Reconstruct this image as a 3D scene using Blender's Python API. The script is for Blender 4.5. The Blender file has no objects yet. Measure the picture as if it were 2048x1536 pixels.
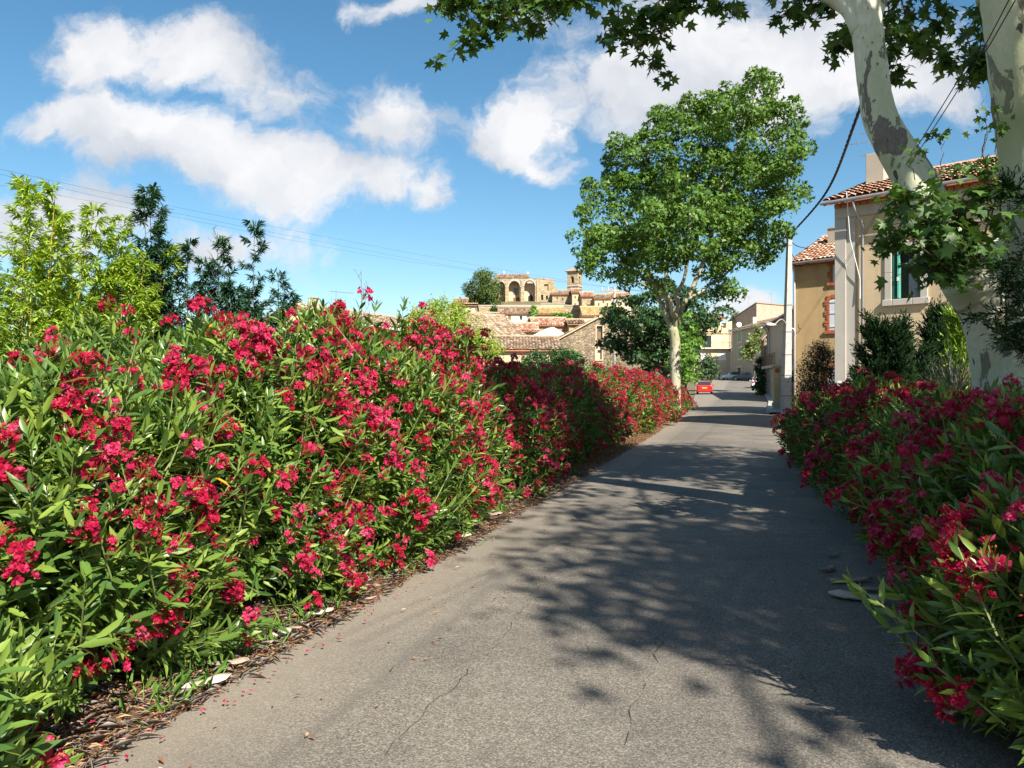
import bpy, math, random
import numpy as np
from mathutils import Vector, Matrix

# ------------------------------------------------------------------ camera, sky, sun, exposure
sc = bpy.context.scene
COL = sc.collection
F = 1539.0            # focal length in photo pixels (2048 wide)
CAMZ = 1.6
cam_d = bpy.data.cameras.new('camera'); cam = bpy.data.objects.new('camera', cam_d); COL.objects.link(cam)
cam.location = (0, 0, CAMZ); cam.rotation_euler = (math.radians(90), 0, 0)
cam_d.sensor_width = 36.0; cam_d.lens = 36.0 * F / 2048.0
cam_d.clip_start = 0.05; cam_d.clip_end = 6000
sc.camera = cam

SUN_EL = math.radians(40)
SUN_H = Vector((0.42, -0.907, 0)).normalized()
SUN_TO = Vector((SUN_H.x * math.cos(SUN_EL), SUN_H.y * math.cos(SUN_EL), math.sin(SUN_EL)))
sun_d = bpy.data.lights.new('sun', 'SUN'); sun = bpy.data.objects.new('sun', sun_d); COL.objects.link(sun)
sun_d.energy = 5.0; sun_d.angle = math.radians(0.53); sun_d.color = (1.0, 0.94, 0.84)
sun.rotation_euler = SUN_TO.to_track_quat('Z', 'Y').to_euler(); sun.location = (0, 0, 50)

vs = sc.view_settings
vs.view_transform = 'Standard'; vs.look = 'None'; vs.exposure = 1.0; vs.gamma = 1.0; vs.use_curve_mapping = False
sc.render.engine = 'CYCLES'
cy = sc.cycles
cy.use_denoising = True
cy.max_bounces = 6; cy.diffuse_bounces = 3; cy.glossy_bounces = 2; cy.transmission_bounces = 3; cy.transparent_max_bounces = 4
cy.sample_clamp_indirect = 6.0
cy.use_fast_gi = False

W = bpy.data.worlds.new('World'); sc.world = W; W.use_nodes = True
def build_world():
    nt = W.node_tree; nt.nodes.clear(); N = nt.nodes.new; Lk = nt.links.new
    out = N('ShaderNodeOutputWorld'); bg = N('ShaderNodeBackground'); Lk(bg.outputs[0], out.inputs[0])
    bg.inputs[1].default_value = 0.08
    sky = N('ShaderNodeTexSky'); sky.sky_type = 'NISHITA'; sky.sun_disc = False
    sky.sun_elevation = SUN_EL
    sky.sun_rotation = math.atan2(SUN_H.x, SUN_H.y)
    sky.altitude = 50; sky.air_density = 1.0; sky.dust_density = 0.35; sky.ozone_density = 2.4
    hs = N('ShaderNodeHueSaturation'); hs.inputs['Saturation'].default_value = 1.2; hs.inputs['Value'].default_value = 0.92
    hs.inputs['Hue'].default_value = 0.488
    Lk(sky.outputs[0], hs.inputs['Color'])
    tc = N('ShaderNodeTexCoord')
    def m(op, a, b=None, clamp=False):
        n = N('ShaderNodeMath'); n.operation = op; n.use_clamp = clamp
        for i, v in enumerate((a, b)):
            if v is None: continue
            if isinstance(v, (int, float)): n.inputs[i].default_value = v
            else: Lk(v, n.inputs[i])
        return n.outputs[0]
    def vm(op, a, b=None):
        n = N('ShaderNodeVectorMath'); n.operation = op
        for i, v in enumerate((a, b)):
            if v is None: continue
            if isinstance(v, tuple): n.inputs[i].default_value = v
            else: Lk(v, n.inputs[i])
        return n
    def noise(vec, scale, detail, rough=0.55, dist=0.0):
        n = N('ShaderNodeTexNoise'); n.inputs['Scale'].default_value = scale; n.inputs['Detail'].default_value = detail
        n.inputs['Roughness'].default_value = rough; n.inputs['Distortion'].default_value = dist
        Lk(vec, n.inputs['Vector']); return n
    d = tc.outputs['Generated']
    # flattened sky coordinate: direction divided by its northward component (front half of the sky)
    sx = N('ShaderNodeSeparateXYZ'); Lk(d, sx.inputs[0])
    yy = m('MAXIMUM', sx.outputs[1], 0.08)
    uv = N('ShaderNodeCombineXYZ'); Lk(m('DIVIDE', sx.outputs[0], yy), uv.inputs[0]); Lk(m('DIVIDE', sx.outputs[2], yy), uv.inputs[1])
    # turbulence that breaks the outlines
    wn = noise(uv.outputs[0], 5.0, 6.0, 0.6)
    off = vm('MULTIPLY', vm('SUBTRACT', wn.outputs['Color'], (0.5, 0.5, 0.5)).outputs[0], (0.20, 0.15, 0.0))
    p = vm('ADD', uv.outputs[0], off.outputs[0])
    blobs = [  # px, py, half-width, half-height, strength, tilt
        (215, 85, 130, 80, .8, 0), (400, 100, 170, 85, .95, .25), (560, 190, 130, 75, .62, .5),
        (140, 235, 120, 42, 1.0, -.1), (310, 270, 220, 85, 1.15, .15), (500, 330, 230, 85, 1.15, .18), (690, 360, 160, 62, 1.0, .1),
        (770, 240, 130, 62, .62, -.1), (868, 385, 52, 66, .72, 0),
        (1030, 268, 110, 82, 1.15, .2), (1095, 325, 70, 45, .8, .2),
        (1230, 170, 190, 110, .85, 0), (1470, 110, 330, 165, 1.2, -.05), (1800, 150, 160, 95, 1.0, .1), (1200, 40, 240, 60, .55, 0),
        (120, 440, 240, 75, 1.0, .1), (420, 500, 300, 42, .5, .05), (1490, 618, 75, 26, .8, 0), (810, 8, 90, 30, .7, 0)]
    acc = None; accb = None
    for (px, py, rx, ry, st, tl) in blobs:
        mp = N('ShaderNodeMapping'); mp.vector_type = 'TEXTURE'
        mp.inputs['Location'].default_value = ((px - 1024) / F, (768 - py) / F, 0)
        mp.inputs['Rotation'].default_value = (0, 0, -tl)
        mp.inputs['Scale'].default_value = (rx / F, ry / F, 1)
        Lk(p.outputs[0], mp.inputs['Vector'])
        ln = vm('LENGTH', mp.outputs[0])
        v = m('MULTIPLY', m('SUBTRACT', 1.25, ln.outputs['Value']), st)
        n = N('ShaderNodeMath'); n.operation = 'SMOOTH_MAX'; n.inputs[2].default_value = 0.25
        if acc is None: acc = v
        else:
            Lk(acc, n.inputs[0]); Lk(v, n.inputs[1]); acc = n.outputs[0]
    # the rest of the sky carries the same kind of scattered cumulus
    gn = noise(d, 2.1, 6.0, 0.58, 0.3)
    gen = m('MULTIPLY', m('SUBTRACT', gn.outputs['Fac'], 0.52), 5.0)
    front = N('ShaderNodeMapRange'); front.inputs[1].default_value = 0.30; front.inputs[2].default_value = 0.55
    Lk(sx.outputs[1], front.inputs[0])
    mixd = N('ShaderNodeMix'); Lk(front.outputs[0], mixd.inputs[0]); Lk(gen, mixd.inputs[2]); Lk(acc, mixd.inputs[3])
    # fine billow
    fn = noise(p.outputs[0], 8.0, 9.0, 0.62)
    den = m('ADD', mixd.outputs[0], m('MULTIPLY', m('SUBTRACT', fn.outputs['Fac'], 0.5), 2.5))
    mr = N('ShaderNodeMapRange'); mr.interpolation_type = 'SMOOTHSTEP'; mr.inputs[1].default_value = 0.06; mr.inputs[2].default_value = 0.72
    Lk(den, mr.inputs[0])
    alpha = m('MULTIPLY', mr.outputs[0], 0.95)
    # body relief: compare billow with the billow a little higher (self-shading of cloud bases)
    up = vm('ADD', p.outputs[0], (0.03, 0.05, 0.0))
    fn2 = noise(up.outputs[0], 5.0, 4.0, 0.5)
    fn3 = noise(p.outputs[0], 5.0, 4.0, 0.5)
    rel = m('MULTIPLY', m('SUBTRACT', fn3.outputs['Fac'], fn2.outputs['Fac']), 3.2)
    core = N('ShaderNodeMapRange'); core.inputs[1].default_value = 0.3; core.inputs[2].default_value = 1.5
    Lk(den, core.inputs[0])
    lit = m('ADD', m('ADD', 0.40, rel), m('MULTIPLY', core.outputs[0], 0.45), clamp=True)
    cm = N('ShaderNodeMix'); cm.data_type = 'RGBA'
    cm.inputs[6].default_value = (3.9, 4.15, 4.6, 1); cm.inputs[7].default_value = (6.3, 6.25, 6.3, 1)
    Lk(lit, cm.inputs[0])
    fx = N('ShaderNodeMix'); fx.data_type = 'RGBA'
    Lk(alpha, fx.inputs[0]); Lk(hs.outputs[0], fx.inputs[6]); Lk(cm.outputs[2], fx.inputs[7])
    Lk(fx.outputs[2], bg.inputs[0])
    W.cycles.sampling_method = 'MANUAL'; W.cycles.sample_map_resolution = 512
build_world()

# ------------------------------------------------------------------ helpers
def P(px, py, Y):
    """photo pixel + distance -> world point"""
    return Vector(((px - 1024) / F * Y, Y, CAMZ - (py - 768) / F * Y))
def G(px, py):
    """photo pixel on the level road near the camera -> world point"""
    Y = CAMZ * F / (py - 768)
    return Vector(((px - 1024) / F * Y, Y, 0))
def X_at(px, Y): return (px - 1024) / F * Y
def Z_at(py, Y): return CAMZ - (py - 768) / F * Y

_zr = ([-1e4, 38, 60, 85, 110, 143, 165, 220, 400, 1e4], [0, 0, .1, .5, 1.25, 2.4, 3.1, 4.0, 5, 5])
_zh = ([-1e4, 80, 95, 125, 150, 175, 190, 198, 205, 260, 500, 900, 1e4], [0, 0, 0.4, 3.0, 6.5, 10.5, 12, 17.6, 20, 22, 14, 4, 4])
def gz(x, y):
    r = float(np.interp(y, *_zr))
    if y > 60:
        a = 1024 + F * x / y
        mk = min(1, max(0, (1375 - a) / 110.0)); mk = mk * mk * (3 - 2 * mk); m2 = min(1, max(0, (a - 840) / 90.0)); mk *= m2 * m2 * (3 - 2 * m2)
        r += mk * float(np.interp(y, *_zh))
    return r

def tag(o, label=None, cat=None, group=None, kind=None):
    if label: o['label'] = label
    if cat: o['category'] = cat
    if group: o['group'] = group
    if kind: o['kind'] = kind
    return o
def empty(name, loc, rz=0.0, label=None, cat=None, group=None):
    o = bpy.data.objects.new(name, None); COL.objects.link(o)
    o.location = loc; o.rotation_euler = (0, 0, rz); o.empty_display_size = 0.2
    return tag(o, label, cat, group)

class MB:
    """mesh collector"""
    def __init__(s): s.v = []; s.f = []; s.mi = []; s.cur = 0
    def add(s, vs, fs):
        b = len(s.v); s.v.extend([tuple(v) for v in vs]); s.f.extend([tuple(i + b for i in f) for f in fs]); s.mi.extend([s.cur] * len(fs)); return s
    def box(s, x0, x1, y0, y1, z0, z1):
        vs = [(x0, y0, z0), (x1, y0, z0), (x1, y1, z0), (x0, y1, z0), (x0, y0, z1), (x1, y0, z1), (x1, y1, z1), (x0, y1, z1)]
        return s.add(vs, [(0, 3, 2, 1), (4, 5, 6, 7), (0, 1, 5, 4), (1, 2, 6, 5), (2, 3, 7, 6), (3, 0, 4, 7)])
    def quad(s, a, b, c, d): return s.add([a, b, c, d], [(0, 1, 2, 3)])
    def bbox(s, x0, x1, y0, y1, z0, z1, b=0.01):
        """box with chamfered vertical and top edges"""
        vs = []
        for z, i in ((z0, 0), (z1 - b, 0), (z1, b)):
            for (x, y) in ((x0 + b, y0), (x1 - b, y0), (x1, y0 + b), (x1, y1 - b), (x1 - b, y1), (x0 + b, y1), (x0, y1 - b), (x0, y0 + b)):
                cx, cy_ = (x0 + x1) / 2, (y0 + y1) / 2
                vs.append((x + (i if x < cx else -i), y + (i if y < cy_ else -i), z))
        fs = []
        for r in range(2):
            for k in range(8):
                fs.append((r * 8 + k, r * 8 + (k + 1) % 8, r * 8 + 8 + (k + 1) % 8, r * 8 + 8 + k))
        fs.append(tuple(range(16, 24))); fs.append(tuple(range(7, -1, -1)))
        return s.add(vs, fs)
    def tube(s, pts, rad, n=6, cap=True):
        pts = [Vector(p) for p in pts]
        if not hasattr(rad, '__len__'): rad = [rad] * len(pts)
        vs = []; up = Vector((0.13, 0.21, 1)).normalized()
        prevu = None
        for i, p in enumerate(pts):
            t = (pts[min(i + 1, len(pts) - 1)] - pts[max(i - 1, 0)])
            if t.length < 1e-9: t = Vector((0, 0, 1))
            t.normalize()
            if prevu is None:
                ref = up if abs(t.dot(up)) < .9 else Vector((1, 0, 0))
                u = t.cross(ref).normalized()
            else:
                u = prevu - t * prevu.dot(t)
                u = u.normalized() if u.length > 1e-6 else t.orthogonal().normalized()
            prevu = u; w = t.cross(u)
            for k in range(n):
                a = 2 * math.pi * k / n
                vs.append(p + (u * math.cos(a) + w * math.sin(a)) * rad[i])
        fs = []
        for i in range(len(pts) - 1):
            for k in range(n):
                fs.append((i * n + k, i * n + (k + 1) % n, (i + 1) * n + (k + 1) % n, (i + 1) * n + k))
        if cap:
            fs.append(tuple(range(n - 1, -1, -1))); fs.append(tuple(range((len(pts) - 1) * n, len(pts) * n)))
        return s.add(vs, fs)
    def prism(s, poly, y0, y1):
        """poly of (x,z) extruded along y"""
        n = len(poly); vs = [(x, y0, z) for x, z in poly] + [(x, y1, z) for x, z in poly]
        fs = [tuple(range(n)), tuple(range(2 * n - 1, n - 1, -1))]
        for k in range(n): fs.append((k, n + k, n + (k + 1) % n, (k + 1) % n))
        return s.add(vs, fs)
    def build(s, name, mat, parent=None, loc=None, smooth=False, label=None, cat=None, group=None, kind=None):
        me = bpy.data.meshes.new(name); me.from_pydata(s.v, [], s.f)
        for mm in (mat if isinstance(mat, (list, tuple)) else [mat]): me.materials.append(mm)
        if isinstance(mat, (list, tuple)): me.polygons.foreach_set('material_index', s.mi)
        if smooth: me.polygons.foreach_set('use_smooth', [True] * len(me.polygons))
        me.update()
        o = bpy.data.objects.new(name, me); COL.objects.link(o)
        if parent: o.parent = parent
        if loc is not None: o.location = loc
        return tag(o, label, cat, group, kind)

def np_mesh(name, V, Fc, mat, parent=None, smooth=False, kind=None, label=None, mi=None):
    """fast mesh from numpy; Fc list of (k-gon index arrays)"""
    me = bpy.data.meshes.new(name)
    V = np.asarray(V, np.float32); me.vertices.add(len(V)); me.vertices.foreach_set('co', V.ravel())
    loops = np.concatenate([f.ravel() for f in Fc]).astype(np.int32)
    tot = np.concatenate([np.full(len(f), f.shape[1], np.int32) for f in Fc])
    start = np.concatenate([[0], np.cumsum(tot)[:-1]]).astype(np.int32)
    me.loops.add(len(loops)); me.loops.foreach_set('vertex_index', loops)
    me.polygons.add(len(tot)); me.polygons.foreach_set('loop_start', start)
    try: me.polygons.foreach_set('loop_total', tot)
    except Exception: pass
    for mm in (mat if isinstance(mat, (list, tuple)) else [mat]): me.materials.append(mm)
    if mi is not None: me.polygons.foreach_set('material_index', np.asarray(mi, np.int32))
    if smooth: me.polygons.foreach_set('use_smooth', np.ones(len(tot), bool))
    me.update(calc_edges=True); me.validate()
    o = bpy.data.objects.new(name, me); COL.objects.link(o)
    if parent: o.parent = parent
    return tag(o, label=label, kind=kind)

def norm(a): return a / np.maximum(np.linalg.norm(a, axis=-1, keepdims=True), 1e-9)

# leaf templates: (u along, v across, w out of plane), triangles, quads
T_LANCE = (np.array([(0, 0, 0), (.3, .45, .035), (.3, 0, 0), (.3, -.45, .035), (.68, .42, .015), (.68, 0, -.02), (.68, -.42, .015), (1, 0, -.08)], float),
           [(0, 2, 1), (0, 3, 2), (4, 5, 7), (5, 6, 7)], [(1, 2, 5, 4), (2, 3, 6, 5)])
T_THIN = (np.array([(0, 0, 0), (.45, .5, .14), (1, 0, -.06), (.45, -.5, .14)], float), [(0, 2, 1), (0, 3, 2)], [])
T_PALM = (np.array([(.36, 0, 0), (0, 0, .0), (.10, .16, .01), (.12, .50, .05), (.33, .26, .03), (.70, .47, .07), (.60, .15, .02), (1, 0, -.08),
                    (.60, -.15, .02), (.70, -.47, .07), (.33, -.26, .03), (.12, -.50, .05), (.10, -.16, .01)], float),
          [(0, k + 1, k) for k in range(1, 12)] + [(0, 1, 12)], [])
T_STAR = (np.array([(0, 0, 0), (.2, .5, .05), (.42, .2, .02), (1, 0, -.06), (.42, -.2, .02), (.2, -.5, .05)], float),
          [(0, 2, 1), (0, 4, 2), (2, 4, 3), (0, 5, 4)], [])
def leaves(pos, dr, up, ln, wd, T):
    """vectorised leaf placement -> V, [tris, quads]"""
    tv, tt, tq = T; n = len(pos); k = len(tv)
    dr = norm(dr); side = norm(np.cross(dr, up)); nr = np.cross(side, dr)
    V = (pos[:, None, :] + dr[:, None, :] * (tv[None, :, 0:1] * ln[:, None, None]) + side[:, None, :] * (tv[None, :, 1:2] * wd[:, None, None])
         + nr[:, None, :] * (tv[None, :, 2:3] * ln[:, None, None]))
    base = (np.arange(n) * k)[:, None, None]
    out = []
    if len(tt): out.append((np.array(tt)[None] + base).reshape(-1, 3))
    if len(tq): out.append((np.array(tq)[None] + base).reshape(-1, 4))
    return V.reshape(-1, 3), out
def leaf_mesh(name, T, mat):
    V, Fc = leaves(np.zeros((1, 3)), np.array([[0., 1, 0]]), np.array([[0., 0, 1]]), np.array([1.]), np.array([1.]), T)
    o = np_mesh(name, V, Fc, mat); me = o.data; bpy.data.objects.remove(o); return me
def leaf_matrix(p, d, u, ln, wd):
    d = Vector(d).normalized(); s = d.cross(Vector(u)).normalized(); n = s.cross(d)
    M = Matrix(((s.x * wd, d.x * ln, n.x * ln, p[0]), (s.y * wd, d.y * ln, n.y * ln, p[1]), (s.z * wd, d.z * ln, n.z * ln, p[2]), (0, 0, 0, 1)))
    return M
# ------------------------------------------------------------------ materials
MAT = {}
class NT:
    def __init__(s, name):
        s.m = bpy.data.materials.new(name); s.m.use_nodes = True; s.t = s.m.node_tree; s.t.nodes.clear()
        s.out = s.t.nodes.new('ShaderNodeOutputMaterial')
    def n(s, ty, **kw):
        nd = s.t.nodes.new('ShaderNode' + ty)
        for k, v in kw.items():
            if k in nd.inputs.keys():
                s.set(nd.inputs[k], v)
            else: setattr(nd, k, v)
        return nd
    def set(s, inp, v):
        if hasattr(v, 'is_output'): s.t.links.new(v, inp)
        elif isinstance(v, (tuple, list)) and len(v) == 3 and inp.type == 'RGBA': inp.default_value = (*v, 1)
        else: inp.default_value = v
    def ln(s, a, b): s.t.links.new(a, b)
    def coord(s, which='Object', scale=None):
        c = s.n('TexCoord').outputs[which]
        if scale:
            mp = s.n('Mapping'); s.ln(c, mp.inputs['Vector']); mp.inputs['Scale'].default_value = scale; c = mp.outputs[0]
        return c
    def noise(s, vec, scale, detail=4, rough=.55, dist=0):
        n = s.n('TexNoise', Scale=scale, Detail=detail, Roughness=rough, Distortion=dist)
        if vec is not None: s.ln(vec, n.inputs['Vector'])
        return n.outputs['Fac']
    def ramp(s, fac, stops):
        r = s.n('ValToRGB'); s.ln(fac, r.inputs[0]); e = r.color_ramp.elements
        while len(e) < len(stops): e.new(0.5)
        for i, (p, c) in enumerate(stops): e[i].position = p; e[i].color = (*c, 1) if len(c) == 3 else c
        return r.outputs[0]
    def mix(s, fac, a, b, mode='MIX'):
        x = s.n('Mix', data_type='RGBA', blend_type=mode); s.set(x.inputs[0], fac); s.set(x.inputs[6], a); s.set(x.inputs[7], b); return x.outputs[2]
    def math(s, op, a, b=0.0, clamp=False):
        x = s.n('Math', operation=op, use_clamp=clamp); s.set(x.inputs[0], a); s.set(x.inputs[1], b); return x.outputs[0]
    def bump(s, h, strength, dist=.02):
        b = s.n('Bump', Strength=strength, Distance=dist); s.ln(h, b.inputs['Height']); return b.outputs[0]
    def bsdf(s, col, rough=.8, nrm=None, spec=.3, metal=0):
        b = s.n('BsdfPrincipled', Roughness=rough, Metallic=metal); s.set(b.inputs['Base Color'], col)
        b.inputs['Specular IOR Level'].default_value = spec
        if nrm is not None: s.ln(nrm, b.inputs['Normal'])
        return b
    def done(s, sh): s.ln(sh.outputs[0] if hasattr(sh, 'outputs') else sh, s.out.inputs[0]); return s.m

def shade(c, k): return tuple(min(1, x * k) for x in c)
def plain(name, c, rough=.7, var=.12, scale=3.0, bump=.15, bscale=40, spec=.3, metal=0, coord='Object'):
    if name in MAT: return MAT[name]
    t = NT(name); v = t.coord(coord)
    f = t.noise(v, scale, 6, .6)
    col = t.ramp(f, [(.25, shade(c, 1 - var * 1.6)), (.5, c), (.78, shade(c, 1 + var))])
    nb = t.bump(t.noise(v, bscale, 3), bump, .01) if bump else None
    MAT[name] = t.done(t.bsdf(col, rough, nb, spec, metal)); return MAT[name]

def leaf_mat(name, c1, c2, c3, trans=.28, rough=.45, spec=.35, tint=(1.25, 1.15, .45)):
    t = NT(name)
    g = t.n('NewGeometry').outputs['Random Per Island']; oi = t.n('ObjectInfo').outputs['Random']
    r = t.math('FRACT', t.math('ADD', g, t.math('MULTIPLY', oi, 1.0)))
    col = t.ramp(r, [(.0, c1), (.5, c2), (.93, c3), (1.0, c3)])
    b = t.bsdf(col, rough, None, spec)
    tr = t.n('BsdfTranslucent'); t.set(tr.inputs[0], t.mix(1.0, col, tint, 'MULTIPLY'))
    mx = t.n('MixShader'); mx.inputs[0].default_value = trans
    t.ln(b.outputs[0], mx.inputs[1]); t.ln(tr.outputs[0], mx.inputs[2])
    MAT[name] = t.done(mx); return MAT[name]

leaf_mat('oleander_leaf', (.055, .12, .028), (.125, .225, .04), (.26, .36, .06), .28, .36, .55)
leaf_mat('yellow_leaf', (.55, .36, .02), (.62, .42, .03), (.5, .25, .02), .3)
leaf_mat('lime_bamboo', (.20, .34, .04), (.32, .46, .05), (.44, .55, .08), .35, .5)
leaf_mat('dark_bamboo', (.022, .07, .035), (.035, .10, .05), (.055, .13, .05), .2, .5)
leaf_mat('plane_leaf', (.045, .105, .022), (.075, .155, .03), (.11, .20, .045), .30, .45)
leaf_mat('plane_far_leaf', (.05, .115, .014), (.09, .185, .022), (.155, .26, .042), .25, .5)
leaf_mat('dark_tree_leaf', (.022, .06, .018), (.035, .09, .026), (.06, .13, .035), .22, .5)
leaf_mat('fresh_leaf', (.09, .20, .03), (.14, .28, .04), (.20, .36, .06), .3, .5)
leaf_mat('acacia_leaf', (.20, .31, .035), (.30, .42, .05), (.40, .50, .09), .35, .55)
leaf_mat('pine_needle', (.06, .105, .02), (.095, .15, .032), (.13, .19, .05), .12, .6)
leaf_mat('juniper_needle', (.009, .026, .009), (.016, .042, .014), (.03, .07, .02), .1, .7, .15)
leaf_mat('lime_thuja', (.12, .24, .02), (.20, .34, .03), (.28, .42, .05), .2, .6)
leaf_mat('photinia_leaf', (.02, .032, .014), (.035, .05, .02), (.08, .05, .028), .15, .5)
leaf_mat('olive_leaf', (.06, .11, .05), (.09, .15, .07), (.13, .19, .09), .2, .5)
leaf_mat('vine_leaf', (.10, .16, .04), (.2, .26, .08), (.34, .38, .16), .25, .5)
leaf_mat('dry_leaf', (.16, .075, .035), (.27, .16, .08), (.44, .31, .18), .15, .7, .2, (1, .9, .6))
leaf_mat('red_litter', (.20, .07, .035), (.36, .20, .11), (.50, .36, .22), .1, .7, .2, (1, .8, .6))
leaf_mat('dry_twig', (.16, .13, .11), (.26, .22, .19), (.38, .33, .29), 0, .8, .1)
def petal():
    t = NT('petal')
    oi = t.n('ObjectInfo').outputs['Random']; g = t.n('NewGeometry').outputs['Random Per Island']
    r = t.math('FRACT', t.math('ADD', t.math('MULTIPLY', oi, .55), t.math('MULTIPLY', g, .45)))
    col = t.ramp(r, [(0, (.27, .005, .02)), (.35, (.42, .009, .045)), (.68, (.53, .025, .10)), (.93, (.68, .10, .22)), (1, (.42, .13, .09))])
    b = t.bsdf(col, .5, None, .25)
    tr = t.n('BsdfTranslucent'); t.set(tr.inputs[0], t.mix(1.0, col, (1.1, .7, .8), 'MULTIPLY'))
    mx = t.n('MixShader'); mx.inputs[0].default_value = .3; t.ln(b.outputs[0], mx.inputs[1]); t.ln(tr.outputs[0], mx.inputs[2])
    MAT['petal'] = t.done(mx)
petal()
plain('bud', (.32, .022, .022), .55, .3, 30, 0)
plain('wilted', (.34, .11, .05), .7, .3, 30, 0)
plain('stem', (.16, .19, .06), .6, .3, 12, 0)
plain('brown_twig', (.13, .085, .05), .8, .3, 12, .2)
plain('grey_twig', (.22, .19, .165), .8, .3, 12, .2)
plain('bamboo_cane', (.42, .36, .05), .45, .25, 6, 0)
plain('bare_cane', (.10, .11, .10), .6, .25, 6, 0)
plain('dry_cane', (.30, .22, .16), .6, .25, 6, 0)

def bark(name='plane_bark', k=1.0):
    t = NT(name); v = t.coord('Object', (1.0, 1.0, .42))
    big = t.noise(v, 2.3, 5, .6, .35); mid = t.noise(v, 4.3, 7, .64, .5); fine = t.noise(v, 30, 4, .6)
    cream = t.ramp(fine, [(.25, (.55, .53, .38)), (.55, (.70, .68, .53)), (.8, (.76, .75, .64))])
    soft = t.mix(t.ramp(t.noise(v, 1.2, 2), [(.42, (0, 0, 0)), (.62, (1, 1, 1))]), cream, (.45, .47, .28))
    olive = t.ramp(fine, [(.3, (.19, .19, .13)), (.7, (.27, .26, .18))])
    brown = t.ramp(fine, [(.3, (.15, .125, .105)), (.7, (.25, .21, .175))])
    m1 = t.ramp(mid, [(.595, (0, 0, 0)), (.602, (1, 1, 1))]); m2 = t.ramp(big, [(.625, (0, 0, 0)), (.630, (1, 1, 1))])
    c = t.mix(m1, soft, olive); c = t.mix(m2, c, brown)
    sp = t.noise(v, 9.0, 2, .5); c = t.mix(t.ramp(sp, [(.70, (0, 0, 0)), (.715, (1, 1, 1))]), c, (.10, .095, .08))
    h = t.math('ADD', t.math('MULTIPLY', m2, .6), t.math('ADD', t.math('MULTIPLY', m1, .35), t.math('MULTIPLY', fine, .25)))
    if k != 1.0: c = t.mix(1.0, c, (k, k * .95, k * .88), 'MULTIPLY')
    MAT[name] = t.done(t.bsdf(c, .75, t.bump(h, .9, .014), .2))
bark(); bark('plane_bark_tan_shaded', .62)  # darker copy: tan trunk, plus crown shade painted into the cream limbs
plain('old_bark', (.16, .12, .09), .85, .3, 5, .6, 25)

def asphalt():
    t = NT('asphalt'); v = t.coord('Object')
    vor = t.n('TexVoronoi', Scale=115.0); t.ln(v, vor.inputs['Vector'])
    vor2 = t.n('TexVoronoi', Scale=240.0); t.ln(v, vor2.inputs['Vector'])
    big = t.noise(v, .7, 5, .6); mid = t.noise(v, 6, 5, .6)
    sep = t.n('SeparateColor'); t.ln(vor.outputs['Color'], sep.inputs[0])
    sep2 = t.n('SeparateColor'); t.ln(vor2.outputs['Color'], sep2.inputs[0])
    base = t.ramp(sep.outputs[0], [(0, (.085, .08, .072)), (.30, (.15, .14, .125)), (.7, (.225, .21, .186)), (1, (.37, .348, .31))])
    base = t.mix(.4, base, t.ramp(sep2.outputs[0], [(0, (.095, .09, .081)), (.6, (.207, .193, .172)), (1, (.37, .348, .31))]))
    edge = t.ramp(vor.outputs['Distance'], [(.0, (1.12, 1.12, 1.12)), (.5, (.95, .95, .95)), (.9, (.55, .55, .55))])
    base = t.mix(1.0, base, edge, 'MULTIPLY')
    base = t.mix(1.0, base, t.ramp(big, [(.25, (.78, .78, .80)), (.5, (1, 1, 1)), (.75, (1.14, 1.12, 1.08))]), 'MULTIPLY')
    pat = t.noise(v, .32, 4, .5, 1.2); base = t.mix(1.0, base, t.ramp(pat, [(.46, (.86, .86, .87)), (.475, (1.0, 1.0, 1.0)), (.66, (1.03, 1.02, 1.0)), (.675, (.92, .92, .92))]), 'MULTIPLY')
    base = t.mix(1.0, base, t.ramp(mid, [(.3, (.96, .91, .84)), (.7, (1.14, 1.08, .99))]), 'MULTIPLY')
    # long paving joint + dusty edge, measured across the road
    s = t.n('SeparateXYZ'); t.ln(v, s.inputs[0])
    acr = t.math('SUBTRACT', s.outputs[0], t.math('MULTIPLY', s.outputs[1], .298))
    wob = t.math('MULTIPLY', t.math('SUBTRACT', t.noise(v, 1.1, 3), .5), .14)
    acr = t.math('ADD', acr, wob)
    dj = t.math('ABSOLUTE', t.math('ADD', acr, 1.93))
    joint = t.math('SUBTRACT', 1.0, t.math('DIVIDE', dj, .09), True)
    for c0 in (-.95, .55):
        trk = t.math('SUBTRACT', 1.0, t.math('DIVIDE', t.math('ABSOLUTE', t.math('SUBTRACT', acr, c0)), .38), True)
        base = t.mix(t.math('MULTIPLY', trk, .35), base, t.mix(1.0, base, (.90, .90, .91), 'MULTIPLY'))
    base = t.mix(t.math('MULTIPLY', joint, t.math('MULTIPLY', mid, .85)), base, (.085, .082, .078))
    dust = t.math('DIVIDE', t.math('ADD', t.math('SUBTRACT', 0.0, acr), -1.75), .8, True)
    base = t.mix(t.math('MULTIPLY', dust, .55), base, (.30, .255, .20))
    h = t.math('SUBTRACT', 1.0, vor.outputs['Distance'])
    h = t.math('ADD', h, t.math('MULTIPLY', t.math('SUBTRACT', 1.0, vor2.outputs['Distance']), .5))
    MAT['asphalt'] = t.done(t.bsdf(base, .82, t.bump(h, .45, .003), .3))
asphalt()
plain('crack', (.03, .028, .026), .95, .2, 20, 0)
plain('crack_dust', (.34, .30, .24), .95, .2, 20, 0)
def earth(name, a, b, c):
    t = NT(name); v = t.coord('Object'); f = t.noise(v, 14, 8, .68, .4); f2 = t.noise(v, 90, 4, .6)
    col = t.mix(.5, t.ramp(f, [(.25, a), (.5, b), (.75, c)]), t.ramp(f2, [(.3, a), (.6, b), (.75, c)]))
    MAT[name] = t.done(t.bsdf(col, .95, t.bump(t.math('ADD', f, f2), .9, .03), .1))
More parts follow.
